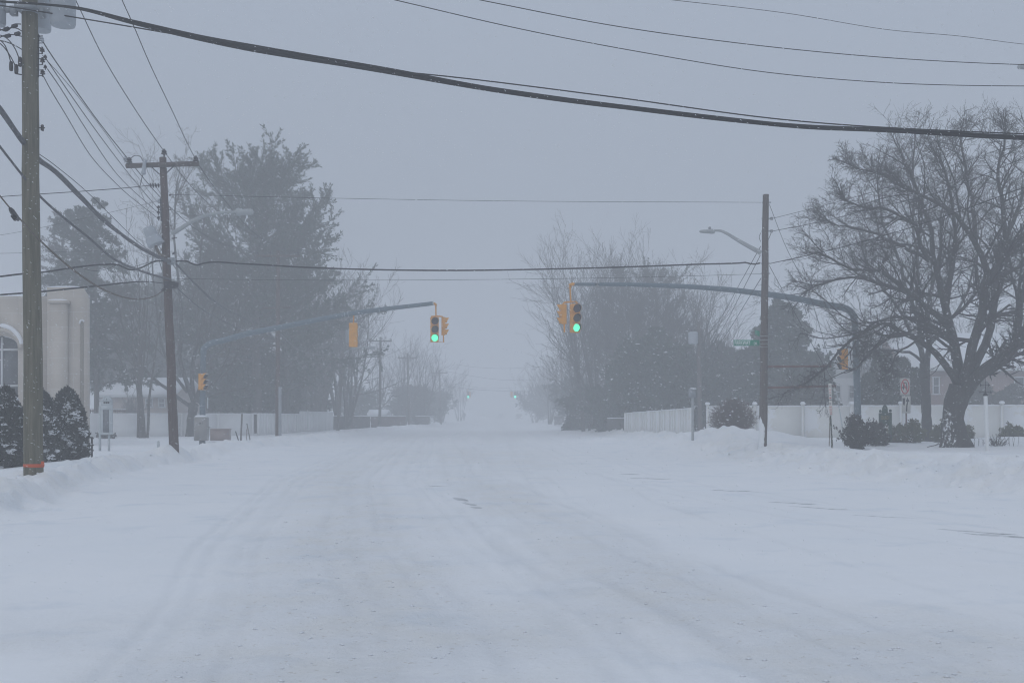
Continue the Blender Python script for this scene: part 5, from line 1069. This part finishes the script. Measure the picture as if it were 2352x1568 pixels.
# -- right side trees
bare_tree(1342, 92, 582, 'open bare tree behind the right arm signal', 40, stems=5, dens=1.0, rtw=.012, wide=22, up=.12, rt=.22)
bare_tree(1385, 90, 552, 'dense upright bare tree right of the open one behind the signal', 41, stems=9, dens=1.05, rtw=.0105, wide=32, n4=6, up=.1, rt=.25)
bare_tree(1450, 87, 575, 'dense bare tree in the middle of the right grove', 42, stems=9, dens=1.05, rtw=.0105, wide=32, n4=6, up=.1, rt=.25)
bare_tree(1530, 85, 565, 'dense bare tree under the lamp head of the right pole', 43, stems=9, dens=1.05, rtw=.0105, wide=32, n4=6, up=.1, rt=.25)
bare_tree(1600, 82, 655, 'bare tree spreading behind the drum transformer pole', 44, stems=8, dens=1.1, rtw=.012, wide=42, up=.08, rt=.22)
bare_tree(1352, 100, 720, 'hazy bare tree filling the left foot of the right grove', 45, stems=8, dens=1.1, rtw=.015, wide=44)
conifer(1425, 93, 585, 'tall dark pine hidden among the dense bare trees, left one', 46, 3.4, 50, 'pine', .35, .05, .16, 6, 1.1, 'needle', 0, 0, .03, 'pine_tree', .25, 55)
conifer(1520, 90, 600, 'tall dark pine hidden among the dense bare trees, right one', 47, 3.8, 56, 'pine', .3, .05, .16, 6, 1.1, 'needle', 0, 0, .03, 'pine_tree', .25, 55)
conifer(1500, 77, 742, 'snow-flecked holly tree behind the scalloped white fence', 48, 3.0, 130, 'round', .02, .0, .3, 10, 1.4, 'needle', .05, 0, .055, 'holly_tree', .14, 70)
conifer(1565, 76, 800, 'shorter snow-flecked holly behind the small grey box', 49, 2.4, 100, 'round', .02, .0, .3, 10, 1.3, 'needle', .05, 0, .055, 'holly_tree', .12, 70)
conifer(1408, 86, 872, 'vine-covered evergreen over the dark fence, right one', 50, 1.9, 60, 'round', .0, .0, .34, 8, 1.2, 'needle', .01, 0, .08, 'holly_tree', .12, 70)
conifer(1345, 98, 885, 'vine-covered evergreen over the dark fence, left one', 51, 2.2, 56, 'round', .0, .0, .4, 8, 1.2, 'needle_far', .01, 0, .09, 'holly_tree', .12, 70)
conifer(1650, 84, 775, 'hazy juniper left of the street name sign', 52, 2.8, 100, 'round', .02, .0, .34, 8, 1.2, 'needle_far', .09, 0, .08, 'juniper_tree', .12, 65)
conifer(1700, 80, 800, 'hazy snow-flecked juniper below the street name sign', 53, 2.4, 90, 'round', .02, .0, .34, 8, 1.2, 'needle_far', .09, 0, .08, 'juniper_tree', .12, 65)
conifer(1800, 73, 695, 'pointed spruce right of the snow-plastered pole', 54, 3.0, 120, 'cone', .08, -.03, .26, 9, 1.4, 'needle', .09, 0, .07, 'spruce_tree', .14)
conifer(1760, 78, 730, 'slim spruce partly behind the snow-plastered pole', 55, 2.4, 100, 'cone', .08, -.03, .26, 9, 1.4, 'needle_far', .09, 0, .07, 'spruce_tree', .14)
conifer(1855, 70, 800, 'snowy bushy spruce behind the guy struts', 56, 2.2, 90, 'round', .02, -.01, .3, 8, 1.2, 'needle', .09, 0, .07, 'spruce_tree', .12)
conifer(1820, 66, 850, 'low olive evergreen showing over the vinyl fence below the struts', 57, 1.8, 80, 'round', .02, .0, .26, 8, 1.1, 'yew', .03, 0, .06, 'cedar_tree', .1)
bare_tree(1262, 150, 800, 'faint bare tree behind the picket fence pole', 58, stems=7, dens=.8, rtw=0.011, wide=44)
bare_tree(1318, 128, 740, 'hazy bare tree with a drooping low limb near the far pole', 59, stems=6, dens=.8, rtw=0.009, wide=50)
bare_tree(1228, 200, 830, 'very faint bare tree nearest the right end of the road', 60, stems=7, dens=.8, rtw=0.016, wide=46)
conifer(1335, 125, 860, 'faint evergreen behind the far right pole', 61, 3.6, 70, 'round', .02, .02, .5, 5, .8, 'needle_far', .02, 0, .07, 'cedar_tree')
conifer(1262, 190, 880, 'faintest evergreen beyond the far right pole', 62, 5, 70, 'round', .02, .02, .8, 4, .7, 'needle_far', 0, 0, .08, 'cedar_tree')
bare_tree(2000, 92, 640, 'hazy bare tree behind the curve of the right mast arm', 63, dens=.9, rtw=.012, wide=50)
bare_tree(2290, 96, 640, 'hazy bare tree behind the brick house', 64, dens=.9, rtw=.012, wide=54)
conifer(2255, 70, 868, 'small snowy shrub tree before the brick house wall', 65, 1.1, 50, 'round', .05, .0, .25, 7, 1, 'yew', .04, 0, .06, 'cedar_tree', .06)
conifer(2325, 70, 880, 'second small shrub tree before the brick house, at the right edge', 66, 1.2, 50, 'round', .05, .0, .25, 7, 1, 'yew', .04, 0, .06, 'cedar_tree', .06)

# second trunk and the big tree
laid_tree(2129, 49, [(2129, 1000, 12.5), (2127, 930, 11), (2124, 870, 11), (2124, 835, 12)], [
    ([(2122, 840), (2114, 800), (2112, 740), (2105, 670), (2110, 600), (2095, 520), (2100, 440), (2090, 400)], 7, 1.2, 3),
    ([(2128, 838), (2136, 790), (2133, 720), (2142, 650), (2160, 570), (2165, 480), (2180, 430)], 7, 1.2, -3),
    ([(2114, 800), (2080, 740), (2050, 690), (2010, 640), (1985, 590), (1975, 540)], 4.5, 1.1, 2),
    ([(2112, 740), (2080, 660), (2060, 580), (2030, 520), (2020, 460), (2015, 400)], 4.5, 1.1, -3),
    ([(2124, 835), (2090, 812), (2050, 805), (2000, 808), (1960, 800), (1925, 790)], 3.6, 1, -1, .5),
    ([(2136, 790), (2180, 740), (2220, 670), (2240, 600), (2260, 520)], 4.5, 1.1, 4)],
    'slimmer forked bare tree just left of the big tree trunk', 70, matb='bark_up', n1=8, n2=6, n3=5, n4=3, rt=.007)
laid_tree(2197, 40, [(2195, 1018, 36), (2192, 1003, 29.5), (2189, 975, 26), (2190, 950, 24.5), (2198, 915, 26), (2207, 890, 26)], [
    ([(2212, 905), (2240, 870), (2285, 830), (2330, 795), (2375, 750), (2430, 690), (2500, 610)], 18, 5, -2),
    ([(2330, 795), (2340, 740), (2350, 670), (2385, 580), (2420, 480), (2440, 380)], 11, 2, 2),
    ([(2207, 893), (2199, 840), (2193, 790), (2180, 740), (2167, 691), (2160, 655), (2144, 599), (2137, 516), (2114, 460), (2092, 400), (2066, 345)], 14, 1.3, 1.5),
    ([(2167, 691), (2180, 645), (2189, 595), (2194, 543), (2186, 460), (2168, 390), (2152, 350)], 7.5, 1.2, -2),
    ([(2210, 893), (2222, 840), (2236, 795), (2250, 735), (2264, 660), (2264, 610), (2240, 555), (2193, 492), (2118, 450), (2060, 420)], 14, 1.6, -3),
    ([(2240, 555), (2235, 480), (2220, 400), (2205, 320), (2202, 310)], 6, 1, 1),
    ([(2214, 893), (2240, 840), (2264, 790), (2280, 724), (2292, 612), (2309, 545), (2328, 505), (2345, 460), (2365, 390), (2380, 330)], 12, 1.5, 3),
    ([(2309, 545), (2303, 470), (2292, 400), (2306, 330), (2310, 300)], 6, 1, -2),
    ([(2198, 880), (2180, 848), (2150, 812), (2120, 785), (2082, 768), (2045, 748), (2027, 742), (1983, 762), (1939, 792), (1900, 838), (1875, 862)], 9, 1.3, -2.5, .55),
    ([(2082, 768), (2050, 772), (2027, 784), (2000, 806), (1974, 838), (1945, 852)], 5, 1.1, -3, .45),
    ([(2180, 740), (2150, 722), (2118, 695), (2082, 665), (2052, 642), (2009, 622), (1963, 620), (1920, 602), (1872, 578)], 7.5, 1.2, -2),
    ([(2178, 735), (2134, 712), (2101, 683), (2060, 662), (2022, 652), (1975, 636), (1930, 640), (1877, 658), (1840, 676)], 7, 1.1, 2.5),
    ([(2144, 599), (2127, 585), (2111, 546), (2098, 516), (2065, 493), (2035, 477), (1996, 478), (1960, 468), (1930, 455)], 6, 1.1, -2),
    ([(2134, 600), (2100, 580), (2060, 560), (2015, 540), (1970, 525), (1920, 515), (1890, 500)], 5, 1, 2),
    ([(2193, 790), (2160, 760), (2110, 735), (2060, 728), (2010, 740), (1970, 775), (1950, 810)], 6, 1.1, 1.5, .45),
    ([(2118, 450), (2075, 425), (2030, 400), (1985, 390), (1950, 382)], 4, .9, 1),
    ([(2264, 660), (2300, 600), (2345, 560), (2390, 540)], 6, 1.2, -2),
    ([(2196, 820), (2170, 790), (2130, 770), (2090, 790), (2060, 815), (2045, 845)], 4.2, .9, -4, .3)],
    'biggest bare tree with a snow-plastered thick trunk and wide drooping limbs', 71, n1=17, n2=8, n3=5, n4=3, rt=.0062, lr1=.33, up1=.03)
# fallen twig beside the trunk
b = MB(); b.tube(spline([at(2130, 1026, 39), at(2155, 1020, 38.6), at(2170, 1014, 38.6), at(2178, 1004, 39)], 8), .014, 5); b.tube(spline([at(2150, 1021, 38.6), at(2160, 1014, 38.6), at(2172, 1011, 38.5)], 6), .009, 4)
tag(b.build('fallen_branch', 'twig'), 'thin fallen branch lying in the snow at the big tree foot', 'branch')

# -- shrubs
GA = 'snow-laden shrubs'
def arbor(x, yb, yt, w, D, label, seed, matn='thuja', snow=.5, name='arborvitae_shrub', leaf=.07, n=5200, top=1.6, flat=.0, lump=.1):
    g = np.random.default_rng(seed); X = (x - CX) / F * D; z0 = gz1(X, D) - .12; z1 = at(0, yt, D)[2]; H = z1 - z0; rx = px(w, D) / 2
    t = thing(name, (X, D, z0), label, 'shrub', GA)
    b = MB(); b.tube([(X, D, z0), (X, D, z0 + H * .8)], [.05, .02], 6); b.build('trunk', 'bark_up', t)
    # core + leaf sprays over a lumpy spindle surface
    def surf(u, a, s=1.0):
        prof = np.clip(u / .12, 0, 1) ** .5 * (1 - np.clip(u, 0, 1) ** (2.6 * top / 1.6)) ** .62 if not flat else np.sqrt(np.clip(1 - (u * 2 - 1) ** 2, 0, 1)) ** flat
        lum = 1 + .16 * vnoise(a * 1.6 + 9, u * 5 * H, seed) + .12 * vnoise(a * 4 + 3, u * 11 * H, seed + 1)
        r = rx * prof * lum * s
        return np.stack([X + np.cos(a) * r, D + np.sin(a) * r, z0 + u * H], -1)
    nu, na = 16, 20; U_, A_ = np.meshgrid(np.linspace(0, 1, nu), np.linspace(0, 2 * math.pi, na, endpoint=False), indexing='ij'); V = surf(U_, A_, .8); i = np.arange(nu * na).reshape(nu, na); j = np.roll(i, -1, 1)
    c = MB(); c.add(V.reshape(-1, 3), np.stack([i[:-1], j[:-1], j[1:], i[1:]], -1).reshape(-1, 4))
    u = g.random(n) ** .85; a = g.random(n) * 2 * math.pi; P = surf(u, a, 1) ; ctr = np.stack([np.full(n, X), np.full(n, D), z0 + (u * .8) * H], -1); out = norm(P - ctr); P = ctr + (P - ctr) * (.8 + .24 * g.random(n))[:, None]
    tufts(c, P, out * .7 + np.array([0, 0, .7]), leaf * 1.6, 4, leaf * .32, g, .55)
    o = c.build('crown', matn, t)
    if snow:
        m = int(420 * snow * max(1, H * rx)); uu = g.random(m * 6); aa = g.random(m * 6) * 2 * math.pi
        cl = vnoise(aa * 2.6, uu * 4.2 * H, seed + 9) + .18 * uu + .12 * np.cos(aa - 3.9); k = np.argsort(-cl)[:int(m * 2.6)]; k = k[g.random(len(k)) < .8]
        S = surf(uu[k], aa[k], 1.02); sb = MB(); lumps(sb, S, lump * (.35 + .75 * g.random(len(k))), g, 0, .6); sb.build('snow', 'snow', o, smooth=True)
    return t
arbor(14, 1075, 896, 74, 27, 'snowy arborvitae cut by the left edge of the picture', 80, n=7000)
arbor(90, 1054, 900, 84, 30, 'dark snowy arborvitae half behind the greenish pole', 81, n=7000)
arbor(155, 1050, 898, 82, 31, 'snowy arborvitae closest to the notice board', 82, n=8000, snow=.75)
for i, (x, yt, w, lab) in enumerate(((1998, 862, 40, 'leftmost snowy column of the arborvitae clump behind the vinyl fence'), (2028, 808, 50, 'tallest snowy column of the arborvitae clump behind the vinyl fence'), (2066, 826, 56, 'snowy column behind the no U-turn sign'), (2097, 850, 46, 'rightmost snowy column next to the slimmer forked tree'))):
    arbor(x, 945, yt, w, 57 + .6 * i, lab, 84 + i, snow=.45, n=5200, leaf=.11, lump=.075, matn='thuja', flat=.6)
def twiggy(x, yb, yt, w, D, label, seed, matn='twig_red', n=70, leafm=None, name='twiggy_shrub', round_=True, leaf=.05, nl=0, r=.008, snow=0, ang=60, cat='shrub', up=.02, rv=.6, wob=.07):
    g = np.random.default_rng(seed); X = (x - CX) / F * D; z0 = gz1(X, D) - .1; H = at(0, yt, D)[2] - z0; rx = px(w, D) / 2; t = thing(name, (X, D, z0), label, cat, GA)
    az = g.random(n) * 2 * math.pi; tl = g.random(n) ** .7; d = np.stack([np.cos(az) * tl * rx, np.sin(az) * tl * rx, H * np.sqrt(np.clip(1 - tl ** 2 * .85, .05, 1))], 1); L_ = np.linalg.norm(d, axis=1) * (rv + (1.08 - rv) * g.random(n))
    P = grow(np.array([[X, D, z0]]) + g.normal(0, .07 * rx, (n, 3)) * np.array([1, 1, 0]), d, L_, 7, wob, up, g); Rr = np.linspace(r * 2, r, 7)[None].repeat(n, 0)
    b = MB(); b.tubes(P, Rr, 4); b.build('stems', matn, t); c = MB()
    P2, R2 = spawn(P, Rr, 7, .3, 1, 35, 12, .32, 5, .12, up, g, .6, r * .8); P3, R3 = spawn(P2, R2, 5, .2, 1, 38, 12, .5, 4, .12, up, g, .7, r * .7)
    c.tubes(P2, R2, 3); c.tubes(P3, R3, 3); pts = P3[:, 1:].reshape(-1, 3)
    if leafm: pts = np.concatenate([P3[:, 1:].reshape(-1, 3), P2[:, 1:].reshape(-1, 3)]); pts = pts[g.permutation(len(pts))[:nl]]; tufts(c, pts, g.normal(0, 1, pts.shape) + np.array([0, 0, .6]), leaf * 1.6, 3, leaf * .35, g, .8, 1)
    if snow: q = pts[g.random(len(pts)) < snow]; lumps(c, q + np.array([0, 0, .02]), .03 + .04 * g.random(len(q)), g, 2, .6)
    c.build('crown', [matn, leafm or matn, 'snow'], t); return t
twiggy(1684, 990, 926, 112, 50, 'round reddish-brown twiggy bush on the snow pile before the vinyl fence', 90, n=330, r=.0075, rv=.93, snow=.006, wob=.035)
twiggy(1968, 1030, 962, 78, 38, 'dark spiky yew bush hiding the foot of the right mast', 91, 'twig', 90, 'yew', 'yew_shrub', leaf=.045, nl=5200, r=.007, snow=.0)
twiggy(2012, 1016, 975, 64, 42, 'snow-dusted dark shrub left of the green board sign', 92, 'twig', 60, 'yew', 'leafy_shrub', leaf=.06, nl=4500, r=.006, snow=.012)
twiggy(2060, 1014, 980, 56, 46, 'olive leafy shrub under the keep right sign', 93, 'twig', 60, 'laurel', 'leafy_shrub', leaf=.06, nl=4500, r=.006, snow=.02)
twiggy(2096, 1012, 972, 60, 45, 'taller olive leafy shrub left of the slimmer forked trunk', 94, 'twig', 60, 'laurel', 'leafy_shrub', leaf=.06, nl=4500, r=.006, snow=.02)
twiggy(2160, 1012, 975, 40, 47, 'olive shrub between the two tree trunks', 95, 'twig', 50, 'laurel', 'leafy_shrub', leaf=.06, nl=3000, r=.006, snow=.02)
twiggy(2222, 1012, 980, 26, 47, 'olive shrub peeking out right of the big trunk', 96, 'twig', 40, 'laurel', 'leafy_shrub', leaf=.06, nl=2000, r=.006, snow=.02)
twiggy(2325, 1005, 978, 62, 46, 'low olive shrub half buried at the right edge', 97, 'twig', 50, 'laurel', 'leafy_shrub', leaf=.06, nl=2600, r=.006, snow=.02)
twiggy(2290, 1022, 1000, 70, 41, 'sparse bare twigs along the garden edging', 98, 'twig', 26, r=.005)
twiggy(245, 1012, 995, 40, 60, 'small dark shrub half buried behind the notice board', 99, 'twig', 40, 'yew', 'leafy_shrub', leaf=.08, nl=1800, r=.008, snow=.02)
twiggy(305, 945, 905, 60, 84, 'bare shrub before the low tan house wall', 100, 'twig_far', 40, r=.014)

# ---------------------------------------------------------------- far person and cars
def person():
    D = 230.0; X = (1066 - CX) / F * D; z = gz1(X, D); t = thing('person', (X, D, z), 'dark figure in a hooded coat walking towards the camera far down the road', 'person')
    J = {'pel': (0, 0, .95, .15, .11), 'sp': (0, 0, 1.2, .17, .12), 'ch': (0, 0, 1.4, .19, .13), 'nk': (0, 0, 1.52, .07, .07), 'hd': (0, -.02, 1.64, .105, .12), 'tp': (0, -.01, 1.74, .07, .08),
         'lh': (-.1, 0, .88, .1, .1), 'lk': (-.12, -.1, .5, .075, .075), 'la': (-.12, .02, .1, .055, .055), 'lf': (-.13, -.16, .04, .045, .04), 'rh': (.1, 0, .88, .1, .1), 'rk': (.11, .05, .5, .075, .075), 'ra': (.12, .2, .12, .055, .055), 'rf': (.12, .06, .05, .045, .04),
         'ls': (-.22, 0, 1.4, .08, .08), 'le': (-.29, .06, 1.12, .06, .06), 'lw': (-.27, -.1, .9, .045, .045), 'lm': (-.26, -.16, .84, .035, .025), 'rs': (.22, 0, 1.4, .08, .08), 're': (.29, .04, 1.12, .06, .06), 'rw': (.28, -.12, .92, .045, .045), 'rm': (.27, -.18, .86, .035, .025)}
    E = ['pel-sp', 'sp-ch', 'ch-nk', 'nk-hd', 'hd-tp', 'pel-lh', 'lh-lk', 'lk-la', 'la-lf', 'pel-rh', 'rh-rk', 'rk-ra', 'ra-rf', 'ch-ls', 'ls-le', 'le-lw', 'lw-lm', 'ch-rs', 'rs-re', 're-rw', 'rw-rm']
    k = list(J); me = bpy.data.meshes.new('body'); me.from_pydata([J[a][:3] for a in k], [tuple(k.index(q) for q in e.split('-')) for e in E], [])
    o = bpy.data.objects.new('body', me); C.objects.link(o); o.parent = t; me.materials.append(M['cloth'])
    o.modifiers.new('skin', 'SKIN'); 
    if not me.skin_vertices: 
        bm_ = None
    for i, a in enumerate(k):
        try: me.skin_vertices[0].data[i].radius = J[a][3:5]
        except Exception: break
    try: me.skin_vertices[0].data[0].use_root = True
    except Exception: pass
    s = o.modifiers.new('sub', 'SUBSURF'); s.levels = 2; s.render_levels = 2
person()
def car(vx, D, label, first=None):
    X = (vx - CX) / F * D; z = gz1(X, D)
    if first is not None:
        c = copy_tree(first); c.location = (X, D, z); c['label'] = label; return c
    t = thing('car', (X, D, z), label, 'car', 'far cars on the road')
    b = MB(); prof = [(-2.2, .35), (-2.25, .8), (-1.3, 1.0), (-.7, 1.55), (1.5, 1.6), (2.2, 1.05), (2.25, .4)]
    b.prism([(X - .88, D + y, z + h) for y, h in prof], (1.76, 0, 0)); o = b.build('body', 'car_paint', t, smooth=False); m = o.modifiers.new('b', 'BEVEL'); m.width = .08; m.segments = 3
    b = MB(); b.prism([(X - .75, D - 1.3 + .0, z + 1.03), (X + .75, D - 1.3, z + 1.03), (X + .68, D - .76, z + 1.5), (X - .68, D - .76, z + 1.5)], (0, -.03, .02)); b.build('windscreen', 'glass', t, smooth=False)
    for sx in (-.62, .62): b = MB(); b.lathe([(.1, 0), (.1, .04), (.02, .05)], (X + sx, D - 2.23, z + .72), (0, -1, 0), 12); b.build('headlight', 'lit', t)
    for sx in (-.82, .82):
        for sy in (-1.4, 1.4): b = MB(); b.lathe([(.2, -.1), (.34, -.1), (.34, .1), (.2, .1)], (X + sx, D + sy, z + .33), (1, 0, 0), 16); b.build('wheel', 'rubber', t)
    b = MB(); snowcap(b, (X, D + .4, z + 1.58), (1.4, 2.0, .12)); b.build('snow_cap', 'snow', t)
    return t
c1 = car(1192, 300, 'faint car with headlights in the haze at the right end of the road')
car(1151, 380, 'faintest car, only a pair of tiny lights in the middle of the haze', c1)

# ---------------------------------------------------------------- falling snow
def flakes():
    g = np.random.default_rng(5); n = 90000
    y = (9 ** 3 + (62 ** 3 - 9 ** 3) * g.random(n) ** 1.9) ** (1 / 3.); x = (g.random(n) - .5) * 1.15 * y; z = EYE + (g.random(n) * .68 - .26) * y
    k = (z > gz(x, y) + .05) & (z < 15); x, y, z = x[k], y[k], z[k]; n = len(x)
    d = norm(np.array([[.8, .1, -.38]]) + g.normal(0, .22, (n, 3))); s = norm(np.cross(d, g.normal(0, 1, (n, 3)))); q = np.cross(d, s); c = np.stack([x, y, z], 1)
    L_ = (.006 + .010 * g.random((n, 1))); w = .0018 + .0018 * g.random((n, 1))
    V = np.stack([c + d * L_, c + s * w, c + q * w, c - s * w, c - q * w, c - d * L_], 1).reshape(-1, 3)
    f = np.array([[0, 1, 2], [0, 2, 3], [0, 3, 4], [0, 4, 1], [5, 2, 1], [5, 3, 2], [5, 4, 3], [5, 1, 4]])
    b = MB(); b.add(V, (f[None] + np.arange(n)[:, None, None] * 6).reshape(-1, 3)); tag(b.build('falling_snow', 'flake', smooth=False), 'fine wind-driven snowflakes filling the air over the road', 'snow', kind='stuff')
flakes()

# ---------------------------------------------------------------- air, sky, light, camera
b = MB(); b.box((0, 430, 14), (900, 940, 34)); hz = b.build('haze', 'snow', origin=(0, 430, 0), smooth=False); hz['kind'] = 'stuff'; hz['label'] = 'thick blowing snow haze filling the whole street'; hz['category'] = 'haze'
hm = bpy.data.materials.new('haze_air'); hm.use_nodes = True; nt = hm.node_tree; nt.nodes.clear(); o_ = nt.nodes.new('ShaderNodeOutputMaterial'); v_ = nt.nodes.new('ShaderNodeVolumePrincipled')
v_.inputs['Color'].default_value = (.965, .968, .97, 1); v_.inputs['Density'].default_value = .0081; v_.inputs['Anisotropy'].default_value = .25
nt.links.new(v_.outputs[0], o_.inputs['Volume']); hz.data.materials.clear(); hz.data.materials.append(hm)

sc = bpy.context.scene
w = bpy.data.worlds.new('World'); sc.world = w; w.use_nodes = True; nt = w.node_tree; N = nt.nodes; L = nt.links; N.clear()
out = N.new('ShaderNodeOutputWorld'); bg = N.new('ShaderNodeBackground'); sky = N.new('ShaderNodeTexSky'); sky.sky_type = 'NISHITA'; sky.sun_disc = False; sky.sun_elevation = R(24); sky.sun_rotation = R(200)
hs = N.new('ShaderNodeHueSaturation'); hs.inputs['Saturation'].default_value = .35; L.new(sky.outputs[0], hs.inputs['Color'])
tc = N.new('ShaderNodeTexCoord'); sp = N.new('ShaderNodeSeparateXYZ'); L.new(tc.outputs['Generated'], sp.inputs[0])
mr = N.new('ShaderNodeMapRange'); mr.inputs['From Min'].default_value = 0; mr.inputs['From Max'].default_value = 1; mr.inputs['To Min'].default_value = .66; mr.inputs['To Max'].default_value = 1.6; L.new(sp.outputs['Z'], mr.inputs['Value'])
sc_ = N.new('ShaderNodeVectorMath'); sc_.operation = 'SCALE'; sc_.inputs[0].default_value = (3.66, 4.27, 5.32); L.new(mr.outputs[0], sc_.inputs['Scale'])
mx = N.new('ShaderNodeMix'); mx.data_type = 'RGBA'; mx.inputs['Factor'].default_value = .88; L.new(hs.outputs[0], mx.inputs['A']); L.new(sc_.outputs[0], mx.inputs['B'])
L.new(mx.outputs['Result'], bg.inputs['Color']); bg.inputs['Strength'].default_value = .1; L.new(bg.outputs[0], out.inputs[0])
sun = bpy.data.lights.new('sun', 'SUN'); sun.energy = .5; sun.angle = R(60); sun.color = (1, .97, .93); so = bpy.data.objects.new('sun', sun); C.objects.link(so); so.rotation_euler = (R(50), 0, R(-20)); so.location = (0, 0, 40)
cam = bpy.data.cameras.new('camera'); co = bpy.data.objects.new('camera', cam); C.objects.link(co); co.location = (0, 0, EYE); co.rotation_euler = (R(90), 0, 0)
cam.sensor_width = 36; cam.lens = 36 * F / 2352; cam.shift_y = (HY - 784) / 2352; cam.clip_end = 3000; cam.clip_start = .1; sc.camera = co
sc.view_settings.view_transform = 'Standard'; sc.view_settings.look = 'None'; sc.view_settings.gamma = 1; sc.view_settings.exposure = 0
sc.render.engine = 'CYCLES'; cy = sc.cycles; cy.max_bounces = 8; cy.diffuse_bounces = 3; cy.volume_bounces = 3; cy.use_denoising = True; cy.filter_width = 1.1; cy.use_adaptive_sampling = False; cy.transparent_max_bounces = 8
try: cy.denoiser = 'OPENIMAGEDENOISE'; cy.denoising_input_passes = 'RGB_ALBEDO_NORMAL'; cy.denoising_prefilter = 'ACCURATE'
except Exception: pass
